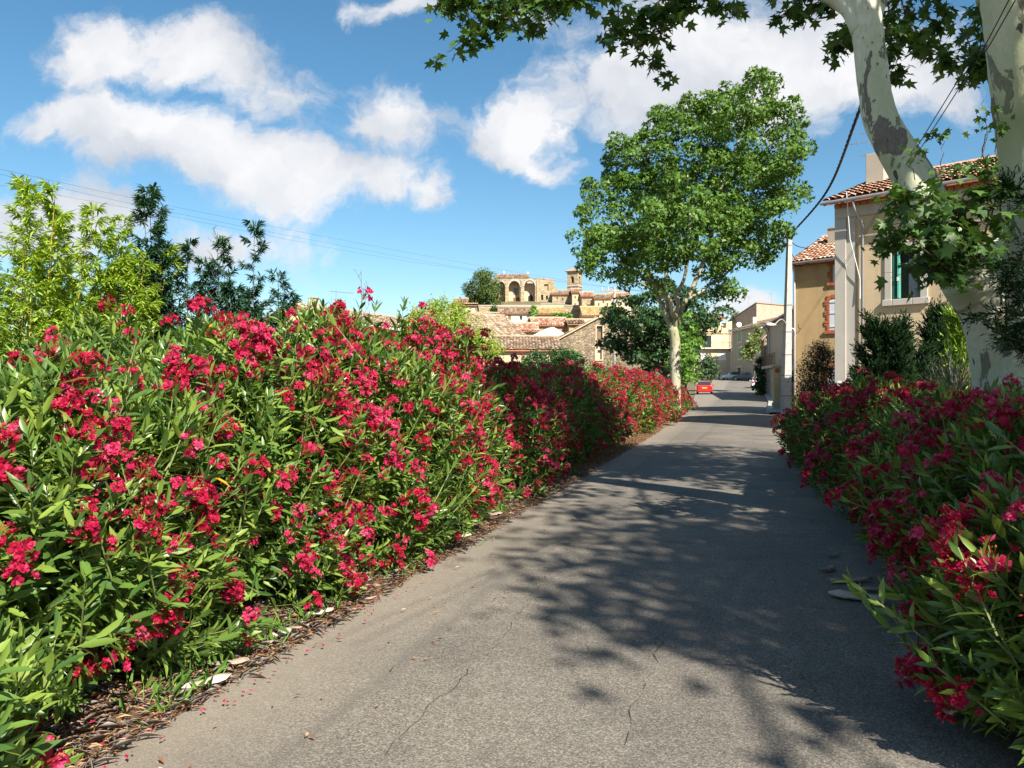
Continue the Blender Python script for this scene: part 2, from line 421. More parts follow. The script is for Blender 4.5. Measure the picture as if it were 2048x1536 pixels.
earth('litter_soil', (.10, .055, .03), (.24, .15, .09), (.42, .30, .19))
earth('ground_soil', (.10, .085, .045), (.17, .15, .085), (.25, .21, .13))
plain('kerb', (.42, .40, .36), .85, .15, 4, .4)

def render_wall(name, c, var=.10, stain=.25, bump=.35):
    t = NT(name); v = t.coord('Object'); f = t.noise(v, 1.1, 7, .62); g = t.noise(v, 45, 4, .6)
    vs_ = t.noise(t.coord('Object', (2.2, 2.2, .18)), 1.3, 5, .6)
    col = t.ramp(f, [(.25, shade(c, 1 - var)), (.5, c), (.8, shade(c, 1 + var))])
    col = t.mix(t.math('MULTIPLY', t.ramp(vs_, [(.5, (0, 0, 0)), (.75, (1, 1, 1))]), stain), col, shade(c, .62))
    MAT[name] = t.done(t.bsdf(col, .9, t.bump(g, bump, .006), .15)); return MAT[name]
render_wall('ochre_render', (.50, .35, .185), .14, .5, .5); render_wall('sand_render', (.54, .42, .27), .14, .5, .5); render_wall('grey_render', (.42, .37, .30))
render_wall('cream_render', (.62, .50, .31), .14, .5); render_wall('beige_render', (.58, .45, .31), .12, .45); render_wall('pink_render', (.50, .35, .26), .12, .5)
render_wall('white_render', (.62, .57, .47), .12, .5); render_wall('pale_render', (.50, .42, .32), .15, .5); render_wall('brown_render', (.36, .25, .16)); render_wall('yellow_render', (.74, .62, .34))
render_wall('dressed_stone', (.47, .43, .37), .1, .35, .25); render_wall('shutter_white', (.66, .69, .74), .05, .1, .05)
plain('brick', (.42, .13, .065), .85, .25, 9, .4, 50)
plain('mortar', (.50, .38, .25), .9, .1, 9, .3)
def stone_wall(name, cols, mortar, scale=1.6):
    t = NT(name); v = t.coord('Object', (1, 1, 1.45))
    wv = t.n('VectorMath', operation='ADD'); t.ln(v, wv.inputs[0])
    nz = t.n('TexNoise', Scale=2.0, Detail=3.0); t.ln(v, nz.inputs['Vector'])
    sc_ = t.n('VectorMath', operation='SCALE'); t.ln(nz.outputs['Color'], sc_.inputs[0]); sc_.inputs['Scale'].default_value = .35; t.ln(sc_.outputs[0], wv.inputs[1])
    vo = t.n('TexVoronoi', Scale=scale, feature='F1'); t.ln(wv.outputs[0], vo.inputs['Vector'])
    ve = t.n('TexVoronoi', Scale=scale, feature='DISTANCE_TO_EDGE'); t.ln(wv.outputs[0], ve.inputs['Vector'])
    s = t.n('SeparateColor'); t.ln(vo.outputs['Color'], s.inputs[0])
    col = t.ramp(s.outputs[0], [(i / (len(cols) - 1), c) for i, c in enumerate(cols)])
    col = t.mix(.3, col, t.ramp(t.noise(v, 12, 5), [(.3, shade(cols[0], .8)), (.7, cols[-1])]))
    e = t.ramp(ve.outputs['Distance'], [(.0, (0, 0, 0)), (.09, (1, 1, 1))])
    col = t.mix(e, mortar, col)
    big = t.noise(v, .25, 4); col = t.mix(1.0, col, t.ramp(big, [(.3, (.8, .8, .8)), (.7, (1.15, 1.13, 1.08))]), 'MULTIPLY')
    MAT[name] = t.done(t.bsdf(col, .92, t.bump(t.ramp(ve.outputs['Distance'], [(0, (0, 0, 0)), (.15, (1, 1, 1))]), .9, .05), .1))
stone_wall('barn_stone', [(.13, .10, .075), (.27, .205, .14), (.38, .29, .195), (.50, .41, .29)], (.20, .16, .115), 4.2)
stone_wall('castle_stone', [(.27, .20, .125), (.40, .305, .19), (.48, .375, .24), (.56, .45, .31)], (.27, .205, .135), 1.5)
def tile_mat(name, stops):
    t = NT(name); g = t.n('NewGeometry').outputs['Random Per Island']; v = t.coord('Object')
    col = t.ramp(g, stops); f = t.noise(v, 9, 6, .65)
    col = t.mix(1.0, col, t.ramp(f, [(.3, (.66, .62, .60)), (.55, (1, 1, 1)), (.8, (1.15, 1.15, 1.12))]), 'MULTIPLY')
    MAT[name] = t.done(t.bsdf(col, .85, t.bump(t.noise(v, 40, 4), .3, .01), .2))
tile_mat('tile_terracotta', [(0, (.36, .15, .085)), (.35, (.50, .27, .17)), (.7, (.60, .40, .28)), (1, (.68, .53, .40))])
tile_mat('tile_old', [(0, (.20, .13, .085)), (.4, (.36, .25, .165)), (.75, (.47, .35, .24)), (1, (.58, .46, .34))])
tile_mat('tile_yellow', [(0, (.42, .27, .11)), (.5, (.56, .40, .18)), (1, (.64, .50, .26))])
plain('genoise', (.40, .17, .09), .85, .3, 9, .4)
plain('zinc', (.30, .30, .31), .45, .1, 4, .1, 30, .5, .3)
plain('zinc_dark', (.22, .22, .23), .5, .1, 4, .1, 30, .5, .3)
plain('white_pipe', (.72, .72, .72), .5, .06, 4, 0)
plain('green_paint', (.025, .15, .10), .5, .15, 6, .1)
plain('green_light', (.10, .36, .27), .5, .12, 6, .1)
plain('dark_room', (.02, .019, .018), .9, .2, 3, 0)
plain('curtain', (.20, .21, .24), .9, .2, 6, 0)
plain('window_frame', (.70, .68, .64), .5, .05, 5, 0)
plain('wood_door', (.24, .095, .055), .7, .25, 6, .2)
plain('wood_brown', (.22, .14, .085), .75, .25, 6, .2)
plain('concrete', (.45, .43, .39), .9, .15, 5, .4, 30)
plain('wood_pole', (.36, .31, .25), .85, .2, 6, .4)
plain('cable', (.018, .018, .02), .6, .1, 6, 0)
plain('iron', (.05, .045, .04), .5, .1, 6, 0)
plain('aluminium', (.55, .55, .55), .35, .05, 6, 0, 40, .5, .8)
plain('white_iron', (.70, .70, .68), .5, .05, 6, 0)
plain('white_sheet', (.84, .83, .80), .6, .04, 2, 0)
plain('plaque_red', (.42, .13, .07), .6, .2, 12, .2)
plain('lamp_grey', (.55, .57, .58), .4, .05, 4, 0)
plain('tyre', (.02, .02, .02), .8, .1, 6, 0); plain('rim', (.5, .5, .52), .35, .05, 6, 0, 40, .5, .7)
plain('plate_yellow', (.75, .55, .05), .5, .05, 6, 0); plain('plate_white', (.75, .75, .72), .5, .05, 6, 0)
plain('tail_lamp', (.45, .02, .02), .25, .1, 6, 0, 40, .5); plain('head_lamp', (.7, .7, .72), .15, .05, 6, 0, 40, .6)
plain('bumper_dark', (.04, .04, .042), .6, .1, 6, 0)
plain('bark_piece', (.33, .25, .19), .85, .3, 14, .5, 60); plain('bark_pale', (.50, .43, .35), .85, .2, 14, .5, 60)
def glass(name, c=(.03, .04, .05)):
    t = NT(name); b = t.bsdf(c, .08, None, .7); MAT[name] = t.done(b)
glass('glass')
def paint(name, c, metal=0):
    t = NT(name); b = t.bsdf(c, .32, None, .5, metal); b.inputs['Coat Weight'].default_value = .6; b.inputs['Coat Roughness'].default_value = .06
    MAT[name] = t.done(b)
paint('paint_red', (.50, .018, .022)); paint('paint_silver', (.62, .66, .70), .2); paint('paint_grey', (.12, .115, .125), .3); paint('paint_white', (.75, .76, .78))
# ------------------------------------------------------------------ ground, road, verges
def grid_sheet(name, xs, ys, zf, mat, kind='structure'):
    V = np.array([(x, y, zf(x, y)) for y in ys for x in xs]); nx = len(xs)
    q = [(j * nx + i, j * nx + i + 1, (j + 1) * nx + i + 1, (j + 1) * nx + i) for j in range(len(ys) - 1) for i in range(nx - 1)]
    return np_mesh(name, V, [np.array(q)], mat, kind=kind, smooth=True)
def spread(a): return sorted(set([-v for v in a] + [0] + a))
gx = spread([2, 4, 7, 10, 14, 18, 23, 28, 34, 40, 48, 56, 66, 78, 92, 110, 135, 170, 220, 300, 450, 700, 1100, 1800, 3000])
gy = [-3000, -1200, -500, -200, -80, -40, -20, -10, 0, 8, 16, 24, 32, 38] + [38 + 4 * k for k in range(1, 62)] + [300, 330, 370, 430, 500, 600, 750, 900, 1200, 1800, 3000]
grid_sheet('ground', gx, gy, lambda x, y: gz(x, y) - 0.05, MAT['ground_soil'])

R_L = ([-60, 22, 39.7, 60, 85, 110, 132, 150], [-2.74 - 60 * .298, -2.74 + 22 * .298, 8.9, 14.1, 20.2, 26.2, 31, 35])
R_R = ([-60, 20, 39.7, 60, 85, 110, 132, 150], [1.45 - 60 * .298, 1.45 + 20 * .298, 13.4, 20.3, 28.2, 36, 47, 52])
def road_l(y): return float(np.interp(y, *R_L))
def road_r(y): return float(np.interp(y, *R_R))
def road_sheet():
    ys = [-60, -40, -20, -10] + [i * .22 for i in range(-20, 136)] + [30 + 2 * k for k in range(0, 61)]
    rng = random.Random(4); V = []; n = 12
    for y in ys:
        l, r = road_l(y), road_r(y)
        if 1 < y < 30: l += rng.uniform(-.05, .03) + .05 * math.sin(y * 2.1) * math.sin(y * .7); r += rng.uniform(-.05, .05)
        for i in range(n + 1):
            f = i / n; x = l + (r - l) * f
            V.append((x, y, gz(x, y) + .012 + .03 * (1 - (2 * f - 1) ** 2)))
    q = [(j * (n + 1) + i, j * (n + 1) + i + 1, (j + 1) * (n + 1) + i + 1, (j + 1) * (n + 1) + i) for j in range(len(ys) - 1) for i in range(n)]
    return np_mesh('road', np.array(V), [np.array(q)], MAT['asphalt'], kind='structure', smooth=True)
ROAD = road_sheet()
def road_z(x, y):
    l, r = road_l(y), road_r(y); f = (x - l) / (r - l)
    return gz(x, y) + .012 + (.03 * (1 - (2 * f - 1) ** 2) if 0 <= f <= 1 else 0)
def crack(pts, w, mat, seed):
    rng = random.Random(seed); mb = MB(); path = []
    for (a, b) in zip(pts[:-1], pts[1:]):
        A, B = G(*a), G(*b); k = max(2, int((B - A).length / .07))
        for i in range(k):
            q = A.lerp(B, i / k); path.append(Vector((q.x + rng.gauss(0, .012), q.y + rng.gauss(0, .02), 0)))
    for i in range(len(path) - 1):
        if rng.random() < .15: continue
        ww = w * rng.uniform(.15, .9) * .55; a, b = path[i], path[i + 1]; t = (b - a).normalized(); s = Vector((-t.y, t.x, 0)) * ww
        mb.quad(*[(p.x, p.y, road_z(p.x, p.y) + .004) for p in (a - s * .6, b - s, b + s, a + s * .6)])
    mb.build('crack', mat, ROAD)
crack([(760, 1536), (850, 1440), (900, 1395), (985, 1310), (1010, 1280), (1050, 1220), (1080, 1175), (1125, 1138)], .006, MAT['crack'], 1)
crack([(905, 1390), (960, 1350), (1000, 1300)], .004, MAT['crack_dust'], 2)
crack([(905, 1385), (950, 1392), (1010, 1400)], .003, MAT['crack_dust'], 3)
crack([(600, 1400), (690, 1410), (760, 1420)], .003, MAT['crack_dust'], 4)
crack([(1240, 1536), (1262, 1440), (1285, 1395), (1312, 1330), (1330, 1280)], .005, MAT['crack'], 5)
crack([(1640, 1420), (1600, 1350), (1560, 1320), (1480, 1310)], .004, MAT['crack'], 8)

def verge(name, side):
    ys = [i * .4 for i in range(-10, 115)]; V = []; rng = random.Random(8)
    for y in ys:
        e = road_l(y) if side < 0 else road_r(y)
        for k, (dx, dz) in enumerate(((-.02, .046), (.12, .055), (.35, .07), (.8, .09), (1.6, .10), (2.6, .03), (3.4, -.04))):
            if side > 0 and k == 0: dx = -.05
            V.append((e + side * (dx + (rng.uniform(-.09, .07) if k < 2 else 0)), y, gz(e, y) + dz - (.04 if k == 0 else .02) + rng.uniform(-.008, .012) * (k > 0)))
    n = 7; q = []
    for j in range(len(ys) - 1):
        for i in range(n - 1):
            f = (j * n + i, j * n + i + 1, (j + 1) * n + i + 1, (j + 1) * n + i); q.append(f if side > 0 else f[::-1])
    return np_mesh(name, np.array(V), [np.array(q)], MAT['litter_soil'], kind='structure', smooth=True)
verge('verge_left', -1); verge('verge_right', 1)

def scatter_strip(rng, n, side, y0, y1, d0, d1, pw=1.6):
    """points on a verge: distance from the asphalt edge d0..d1, denser near the camera"""
    u = rng.random(n) ** pw; y = y0 + (y1 - y0) * u; d = d0 + (d1 - d0) * rng.random(n)
    e = np.array([(road_l(v) if side < 0 else road_r(v)) for v in y]); x = e + side * d
    z = np.array([gz(a, b) for a, b in zip(x, y)]) + np.where(d < 0, .045, .05 + .05 * np.clip(d, 0, .8))
    return np.stack([x, y, z], 1)
def litter(name, label, n, mat, lw, y1, seed, d=(-.12, 1.0), side=-1, T=T_THIN):
    rng = np.random.default_rng(seed); p = scatter_strip(rng, n, side, 2.4, y1, d[0], d[1])
    a = rng.random(n) * 6.283; dr = np.stack([np.cos(a), np.sin(a), rng.normal(0, .16, n)], 1)
    up = norm(np.stack([rng.normal(0, .35, n), rng.normal(0, .35, n), np.ones(n)], 1))
    ln = lw[0] * rng.uniform(.5, 1.4, n); wd = lw[1] * rng.uniform(.5, 1.4, n)
    V, Fc = leaves(p + np.array([0, 0, .006]), dr, up, ln, wd, T)
    o = np_mesh(name, V, Fc, mat, kind='stuff', label=label); o['category'] = 'litter'; return o
litter('dry_leaf_litter', 'dry brown oleander leaves strewn along the left road edge', 4200, MAT['dry_leaf'], (.065, .015), 26, 1, (-.05, .9))
litter('red_leaf_litter', 'fine reddish needles and petals lying along the left road edge', 14000, MAT['red_litter'], (.045, .007), 26, 2, (-.10, .8))
litter('fallen_petals', 'small crimson petals scattered beside the left hedge', 900, MAT['petal'], (.022, .018), 22, 3, (-.28, .6))
litter('dry_leaf_litter', 'dry leaves under the shaded oleanders on the right', 2600, MAT['dry_leaf'], (.08, .02), 16, 4, (-.10, .9), 1)
litter('fallen_petals', 'few crimson petals lying at the right road edge', 500, MAT['petal'], (.022, .018), 12, 5, (-.25, .6), 1)
litter('straw_bits', 'pale straw bits among the litter at the left road edge', 4200, MAT['dry_twig'], (.10, .004), 14, 6, (-.10, .7))
def verge_grass():
    rng = np.random.default_rng(15); spots = [(880, 1108), (930, 1085), (850, 1125), (1010, 1030), (820, 1150), (640, 1240), (450, 1335), (1090, 985), (700, 1205), (560, 1290), (1150, 950), (400, 1400)]; ps = []
    for (a, b) in spots:
        g = G(a, b); n = 90; q = np.stack([g.x - .12 + rng.normal(0, .10, n), g.y + rng.normal(0, .16, n), np.full(n, .045)], 1); ps.append(q)
    q = np.concatenate(ps); n = len(q); dr = np.stack([rng.normal(0, .55, n), rng.normal(0, .55, n), np.ones(n) * rng.uniform(.3, 1, n)], 1); l = rng.uniform(.05, .15, n)
    V, Fc = leaves(q, dr, rng.normal(0, 1, (n, 3)), l, l * .06, T_THIN); o = np_mesh('verge_grass', V, Fc, MAT['fresh_leaf'], kind='stuff', label='thin tufts of grass growing through the litter at the left road edge'); o['category'] = 'grass'
verge_grass()
# stray leaves far out on the asphalt
litter('stray_leaves', 'few stray reddish leaves blown onto the asphalt', 70, MAT['red_litter'], (.04, .014), 9, 7, (-1.0, -.1))

def bark_curl(name, p, ln, wd, ang, curl, mat, label, seed):
    rng = random.Random(seed); mb = MB(); nu, nv = 7, 5; V = []
    jag = [rng.uniform(.55, 1.25) for _ in range(nu)]
    for i in range(nu):
        u = i / (nu - 1) - .5
        w = wd * jag[i] * (1 - abs(2 * u) ** 6 * .45)
        for j in range(nv):
            a = (j / (nv - 1) - .5)
            V.append((u * ln + rng.uniform(-.01, .01), math.sin(a * curl) / curl * w * 1.0, (math.cos(a * curl) - math.cos(.5 * curl)) / curl * w * (1 if curl > 0 else -1) + .006 + rng.uniform(0, .003) + abs(u) * .02))
    f = [(i * nv + j, i * nv + j + 1, (i + 1) * nv + j + 1, (i + 1) * nv + j) for i in range(nu - 1) for j in range(nv - 1)]
    mb.add(V, f)
    o = mb.build(name, mat, None, p, True, label, 'bark', 'fallen pieces of plane bark')
    o.rotation_euler = (0, 0, ang)
    md = o.modifiers.new('thickness', 'SOLIDIFY'); md.thickness = .004
    return o
_bk = [(1700, 1172, .42, .10, .2, 'curved strip of bark on the asphalt nearest the shaded right hedge front'), (1715, 1208, .42, .16, -.5, 'jagged pale slab of bark, most eye-catching on the shaded road'),
       (1660, 1150, .2, .08, .9, 'small bark flake farthest from the viewer on the shaded road'), (1780, 1190, .5, .09, -.05, 'long dark bark stick half under the right hedge'),
       (1870, 1373, .40, .07, .05, 'straight grey bark strip lying close to the bottom right oleander'), (1915, 1440, .17, .15, 1.1, 'pale square bark flake at the foot of the right hedge'),
       (1665, 1120, .15, .06, .3, 'tiny bark chip at the right edge of the shaded asphalt'), (1840, 1235, .35, .06, .1, 'dark thin bark sliver under hanging red flowers on the right'),
       (1650, 1150, .12, .05, .1, 'bark crumb lying left of the jagged slab on the shaded road')]
for i, (px, py, ln, wd, an, lb) in enumerate(_bk):
    g_ = G(px, py); bark_curl('bark_piece', (g_.x, g_.y, road_z(g_.x, g_.y) + .008), ln * .9, wd * .9, an, 1.6 + (i % 3) * .5, MAT['bark_pale' if i in (1, 5) else 'bark_piece'], lb, i)
_bl = [(640, 1245, .32, .09, .7), (700, 1195, .30, .06, .9), (600, 1275, .22, .06, .6), (410, 1390, .42, .12, .7), (460, 1350, .30, .10, .4), (560, 1290, .26, .09, 1.0), (780, 1160, .4, .07, .6),
       (840, 1125, .3, .10, .5), (920, 1085, .35, .11, .3), (990, 1040, .35, .12, .8), (1030, 1010, .3, .1, .5), (1090, 985, .4, .1, .6), (350, 1240, .35, .2, .9), (520, 1310, .25, .05, .2), (735, 1215, .2, .05, .3), (500, 1262, .3, .08, 1.2)]
_ow = ['first', 'second', 'third', 'fourth', 'fifth', 'sixth', 'seventh', 'eighth', 'ninth', 'tenth', 'eleventh', 'twelfth', 'thirteenth', 'fourteenth', 'fifteenth', 'sixteenth', 'seventeenth', 'eighteenth', 'nineteenth', 'twentieth', 'twenty-first', 'twenty-second', 'twenty-third', 'twenty-fourth', 'twenty-fifth', 'twenty-sixth', 'twenty-seventh', 'twenty-eighth']
_bl = [(a, b, c * .62, d * .75, e) for a, b, c, d, e in _bl]
for i, (px, py, ln, wd, an) in enumerate(sorted(_bl, key=lambda b: -b[1])):
    g_ = G(px, py); bark_curl('bark_piece', (g_.x, g_.y, gz(g_.x, g_.y) + .055), ln, wd, an, 1.4 + (i % 4) * .4, MAT['bark_piece' if i % 3 else 'bark_pale'],
                              'tan bark piece in the litter beside the left hedge, %s nearest to the viewer' % _ow[i], 40 + i)
# ------------------------------------------------------------------ oleander hedges
def flower_cluster_mesh(seed):
    rng = random.Random(seed); mb = MB()
    nf = rng.randint(6, 10); nb = rng.randint(5, 9)
    def petal_ring(c, n, r, k, lift, ph):
        a = n.orthogonal().normalized(); b = n.cross(a)
        for i in range(k):
            t = ph + 6.283 * i / k; d = a * math.cos(t) + b * math.sin(t); s = n.cross(d); tw = s * rng.uniform(-.1, .3) * r
            w = r * .46; z1, z2 = n * r * lift, n * r * (lift + rng.uniform(-.1, .35))
            mb.add([c + d * r * .12 - s * w * .3, c + d * r * .12 + s * w * .3, c + d * r * .6 + s * w * .95 + z1, c + d * r * .6 - s * w * .8 + z1,
                    c + d * r * 1.02 + s * w * .75 + z2 + n * .1 * r, c + d * r * .95 - s * w * .55 + z2], [(0, 1, 2, 3), (3, 2, 4, 5)])
    for i in range(nf + nb):
        isf = i < nf
        th = rng.uniform(0, 6.283); ph = math.acos(rng.uniform(.05, 1)) if isf else rng.uniform(.0, 1.0)
        d = Vector((math.sin(ph) * math.cos(th), math.sin(ph) * math.sin(th), math.cos(ph)))
        L = rng.uniform(.05, .10) if isf else rng.uniform(.05, .11); tip = d * L + Vector((0, 0, .02))
        mb.cur = 1; mb.tube([Vector((0, 0, -.02)), Vector((0, 0, .015)) + d * L * .35, tip], [.0025, .002, .0018], 3, False)
        nn = (d + Vector((rng.gauss(0, .35), rng.gauss(0, .35), rng.gauss(0, .35)))).normalized()
        if isf:
            mb.cur = 0; r = rng.uniform(.026, .036)
            petal_ring(tip, nn, r, 5, .25, rng.uniform(0, 6)); petal_ring(tip + nn * .006, nn, r * .66, 4, .5, rng.uniform(0, 6))
        else:
            mb.cur = 2 if rng.random() < .5 else 1
            h = rng.uniform(.018, .03); a = nn.orthogonal().normalized() * .005; b = nn.cross(a)
            mb.add([tip, tip + nn * h * .6 + a, tip + nn * h * .6 + b, tip + nn * h * .6 - a, tip + nn * h * .6 - b, tip + nn * h], [(0, 2, 1), (0, 3, 2), (0, 4, 3), (0, 1, 4), (1, 2, 5), (2, 3, 5), (3, 4, 5), (4, 1, 5)])
    o = mb.build('flower_cluster', [MAT['petal'], MAT['bud'], MAT['wilted']]); me = o.data; bpy.data.objects.remove(o); return me
CLUST = [flower_cluster_mesh(100 + i) for i in range(9)]
LANCE_ME = leaf_mesh('leaf', T_LANCE, MAT['oleander_leaf'])

def oleander(loc, H, R, nsh, nfl, seed, label, group, lod, nparts=0, flowerside=None, lean=(0, 0)):
    rng = np.random.default_rng(seed); root = empty('oleander_shrub', loc, 0, label, 'oleander', group)
    # shoot tips spread over a lumpy dome
    th = rng.random(nsh) * 6.283; hf = rng.random(nsh) ** .80
    lum = 1 + .16 * np.sin(3 * th + seed) + .10 * np.sin(5 * th + 2.1 * seed + 6 * hf) + .08 * np.sin(9 * hf + 4 * th)
    prof = np.where(hf < .35, .90 + .28 * hf, np.sqrt(np.clip(1 - ((hf - .35) / .66) ** 2.3, 0, 1)))
    dep = np.where(rng.random(nsh) < .72, 1 - np.abs(rng.normal(0, .07, nsh)), rng.uniform(.35, .9, nsh))
    r = R * prof * lum * dep + rng.normal(0, .05, nsh)
    tz = .10 + hf * (H - .10) * (1 + .07 * np.sin(2 * th + seed * 1.7)) * np.where(dep > .6, 1, .94)
    tip = np.stack([r * np.cos(th) + lean[0] * hf, r * np.sin(th) + lean[1] * hf, tz], 1)
    out = np.stack([np.cos(th), np.sin(th), np.zeros(nsh)], 1)
    ax = norm(out * (1.05 - .75 * hf)[:, None] + np.array([0, 0, 1.]) * (.25 + .85 * hf)[:, None] + rng.normal(0, .28, (nsh, 3)))
    # a few long wands reach above the dome
    wand = rng.random(nsh) < .05; tip[wand] += ax[wand] * rng.uniform(.1, .28, (wand.sum(), 1))
    slen = rng.uniform(.26, .46, nsh); K = 6 if lod == 0 else 5
    kk = np.arange(K); f = (kk / (K - 1))
    pos = tip[:, None, :] - ax[:, None, :] * (slen[:, None, None] * f[None, :, None])
    A = np.radians(24 + 52 * f)[None, :, None] + rng.normal(0, .18, (nsh, K, 3))
    a0 = norm(np.cross(ax, rng.normal(0, 1, (nsh, 3)))); b0 = np.cross(ax, a0)
    phi = (kk[None, :, None] * 1.05 + np.arange(3)[None, None, :] * 2.094 + rng.random((nsh, 1, 1)) * 6 + rng.normal(0, .25, (nsh, K, 3)))
    rad = a0[:, None, None, :] * np.cos(phi)[..., None] + b0[:, None, None, :] * np.sin(phi)[..., None]
    d = ax[:, None, None, :] * np.cos(A)[..., None] + rad * np.sin(A)[..., None]
    d[..., 2] -= .10
    up = ax[:, None, None, :] * np.sin(A)[..., None] - rad * np.cos(A)[..., None]
    p4 = np.broadcast_to(pos[:, :, None, :], d.shape)
    ln = rng.uniform(.09, .17, (nsh, K, 3)) * (1 - .25 * (f == 0))[None, :, None]
    wd = ln * rng.uniform(.19, .27, (nsh, K, 3))
    keep = rng.random((nsh, K, 3)) < .93
    keep &= p4[..., 2] > .03
    p, d, up, ln, wd = p4[keep], d[keep], up[keep], ln[keep], wd[keep]
    up = up + rng.normal(0, .2, up.shape)
    L = np.array(loc); camv = np.array([0, 0, CAMZ]) - (p + L)
    if nparts:
        dist = np.linalg.norm(camv, axis=1); vx = (p + L)[:, 0] / np.maximum((p + L)[:, 1], .1); vz = ((p + L)[:, 2] - CAMZ) / np.maximum((p + L)[:, 1], .1)
        outer = np.linalg.norm(p[:, :2], axis=1) > R * .72
        face = np.abs((norm(camv) * norm(up)).sum(1)); score = face * ln / dist
        score[~((np.abs(vx) < .66) & (np.abs(vz) < .5) & outer & ((p[:, :2] * camv[:, :2]).sum(1) > 0))] = 0
        sel = np.argsort(-score)[:nparts]
        for i in sel:
            o = bpy.data.objects.new('leaf', LANCE_ME); COL.objects.link(o); o.parent = root
            o.matrix_local = leaf_matrix(p[i], d[i], up[i], ln[i], wd[i])
        m = np.ones(len(p), bool); m[sel] = False; p, d, up, ln, wd = p[m], d[m], up[m], ln[m], wd[m]
    V, Fc = leaves(p, d, up, ln, wd * (1 if lod < 2 else 1.25), T_LANCE if lod == 0 else T_THIN)
    np_mesh('foliage', V, Fc, MAT['oleander_leaf'], root, kind='stuff')
    # woody stems + shoot axes
    mb = MB(); ns = 12 if lod < 2 else 7
    for i in range(ns):
        j = rng.integers(nsh); b = tip[j] * np.array([.12, .12, 0]) + np.append(rng.normal(0, .08, 2), 0); e = tip[j] - ax[j] * slen[j] * .8
        mid = b * .45 + e * .55 + np.array([0, 0, .12])
        mb.tube([b, mid, e], [.018, .012, .005], 4, False)
    mb.build('stem', MAT['brown_twig'], root)
    if lod < 2:
        mb = MB()
        for j in range(nsh):
            if dep[j] > .8: mb.tube([tip[j] - ax[j] * slen[j] * 1.05, tip[j]], [.005, .003], 3, False)
        mb.build('shoot', MAT['stem'], root)
    # yellowing leaves
    if lod == 0:
        k = 30; idx = rng.integers(0, len(p), k); V, Fc = leaves(p[idx] + rng.normal(0, .04, (k, 3)), d[idx] - np.array([0, 0, .8]), up[idx], ln[idx], wd[idx], T_LANCE)
        np_mesh('yellowed_foliage', V, Fc, MAT['yellow_leaf'], root, kind='stuff')
    # flower heads: on outer tips, more where the sun reaches
    sc_ = dep + .30 * rng.random(nsh) + .18 * (out @ np.array(flowerside if flowerside else (0, 0, 0))) + .22 * np.sin(3 * th + 5 * hf + seed) * np.sin(4 * hf - 2 * th + 2 * seed) + .1 * np.sin(9 * th + seed)
    for j in np.argsort(-sc_)[:nfl]:
        o = bpy.data.objects.new('flower_cluster', CLUST[int(rng.integers(len(CLUST)))]); COL.objects.link(o); o.parent = root
        q = Vector(ax[j]).to_track_quat('Z', 'Y') @ Matrix.Rotation(rng.random() * 6.28, 3, 'Z').to_quaternion()
        s = rng.uniform(.45, .98) * (1 if lod < 2 else 1.12)
        o.matrix_local = Matrix.LocRotScale(Vector(tip[j] + ax[j] * .02), q, Vector((s, s, s)))
    return root

# left hedge: shrubs set out along the road; tops follow the photograph's skyline
y = 2.55; i = 0; LEFT = []
_tops = ([2, 4.3, 6, 7.5, 9.5, 11, 13, 16, 20, 24, 28, 33, 40], [1.5, 1.66, 2.0, 2.2, 2.02, 1.80, 1.75, 1.85, 1.95, 1.95, 1.95, 1.9, 1.6])
while y < 43:
    H = float(np.interp(y, *_tops)); R = 1.02 + .12 * math.sin(i * 2.3) + (.25 if y > 22 else 0)
    off = (.90 if y < 9 else 1.05) + .10 * math.sin(i * 1.7) + (.15 if y > 14 else 0)
    x = road_l(y) - off * 1.044
    lod = 0 if y < 8.5 else (1 if y < 17 else 2)
    nsh = 900 if lod == 0 else (720 if lod == 1 else 620)
    nfl = (180 if i < 2 else 240) if y < 12 else (165 if y < 20 else 175)
    oleander((x, y, gz(x, y) + .02), H, R, nsh, nfl, 11 + i, 'crimson flowering oleander, %s in the left roadside hedge counted from the viewer' % _ow[i],
             'oleanders of the left hedge', lod, 260 if y < 7 else (150 if y < 10 else 0), (.8, -.5, 0))
    i += 1; y += 1.42 if y < 16 else 1.85
oleander((road_l(2.55) - .30, 2.55, .02), .85, .62, 420, 16, 90, 'low near oleander growth at the bottom left picture corner', 'oleanders of the left hedge', 0, 260, (.8, -.5, 0))
# a second rank thickens the left hedge behind the first
for k, (y, H) in enumerate(((4.6, 1.75), (6.6, 2.1), (8.3, 2.2), (10.3, 2.0), (13, 1.9), (16, 1.9), (19.5, 2.0))):
    x = road_l(y) - 2.75
    oleander((x, y, gz(x, y)), H, 1.05, 600, 55, 71 + k, 'oleander of the rear rank behind the left hedge, %s counted from the viewer' % _ow[k], 'rear oleanders of the left hedge', 1, 0, (.8, -.5, 0))
# right hedge
for k, (y, off, H, R, nfl) in enumerate(((3.1, .40, 1.15, .92, 110), (4.6, .62, 1.45, .95, 150), (6.1, .62, 1.46, .95, 160), (7.6, .62, 1.45, 1.0, 150), (9.2, .60, 1.50, 1.0, 120), (10.9, .55, 1.60, 1.0, 95),
                                (12.7, .50, 1.55, 1.0, 85), (14.5, .38, 1.35, .95, 75), (16.2, .38, 1.1, .8, 60))):
    x = road_r(y) + off
    oleander((x, y, .02), H, R, 820 if y < 9 else 620, nfl, 201 + k, 'shaded red oleander, %s in the right roadside hedge counted from the viewer' % _ow[k], 'oleanders of the right hedge',
             0 if y < 8 else 1, 260 if y < 7 else 0, (-.9, -.3, 0))
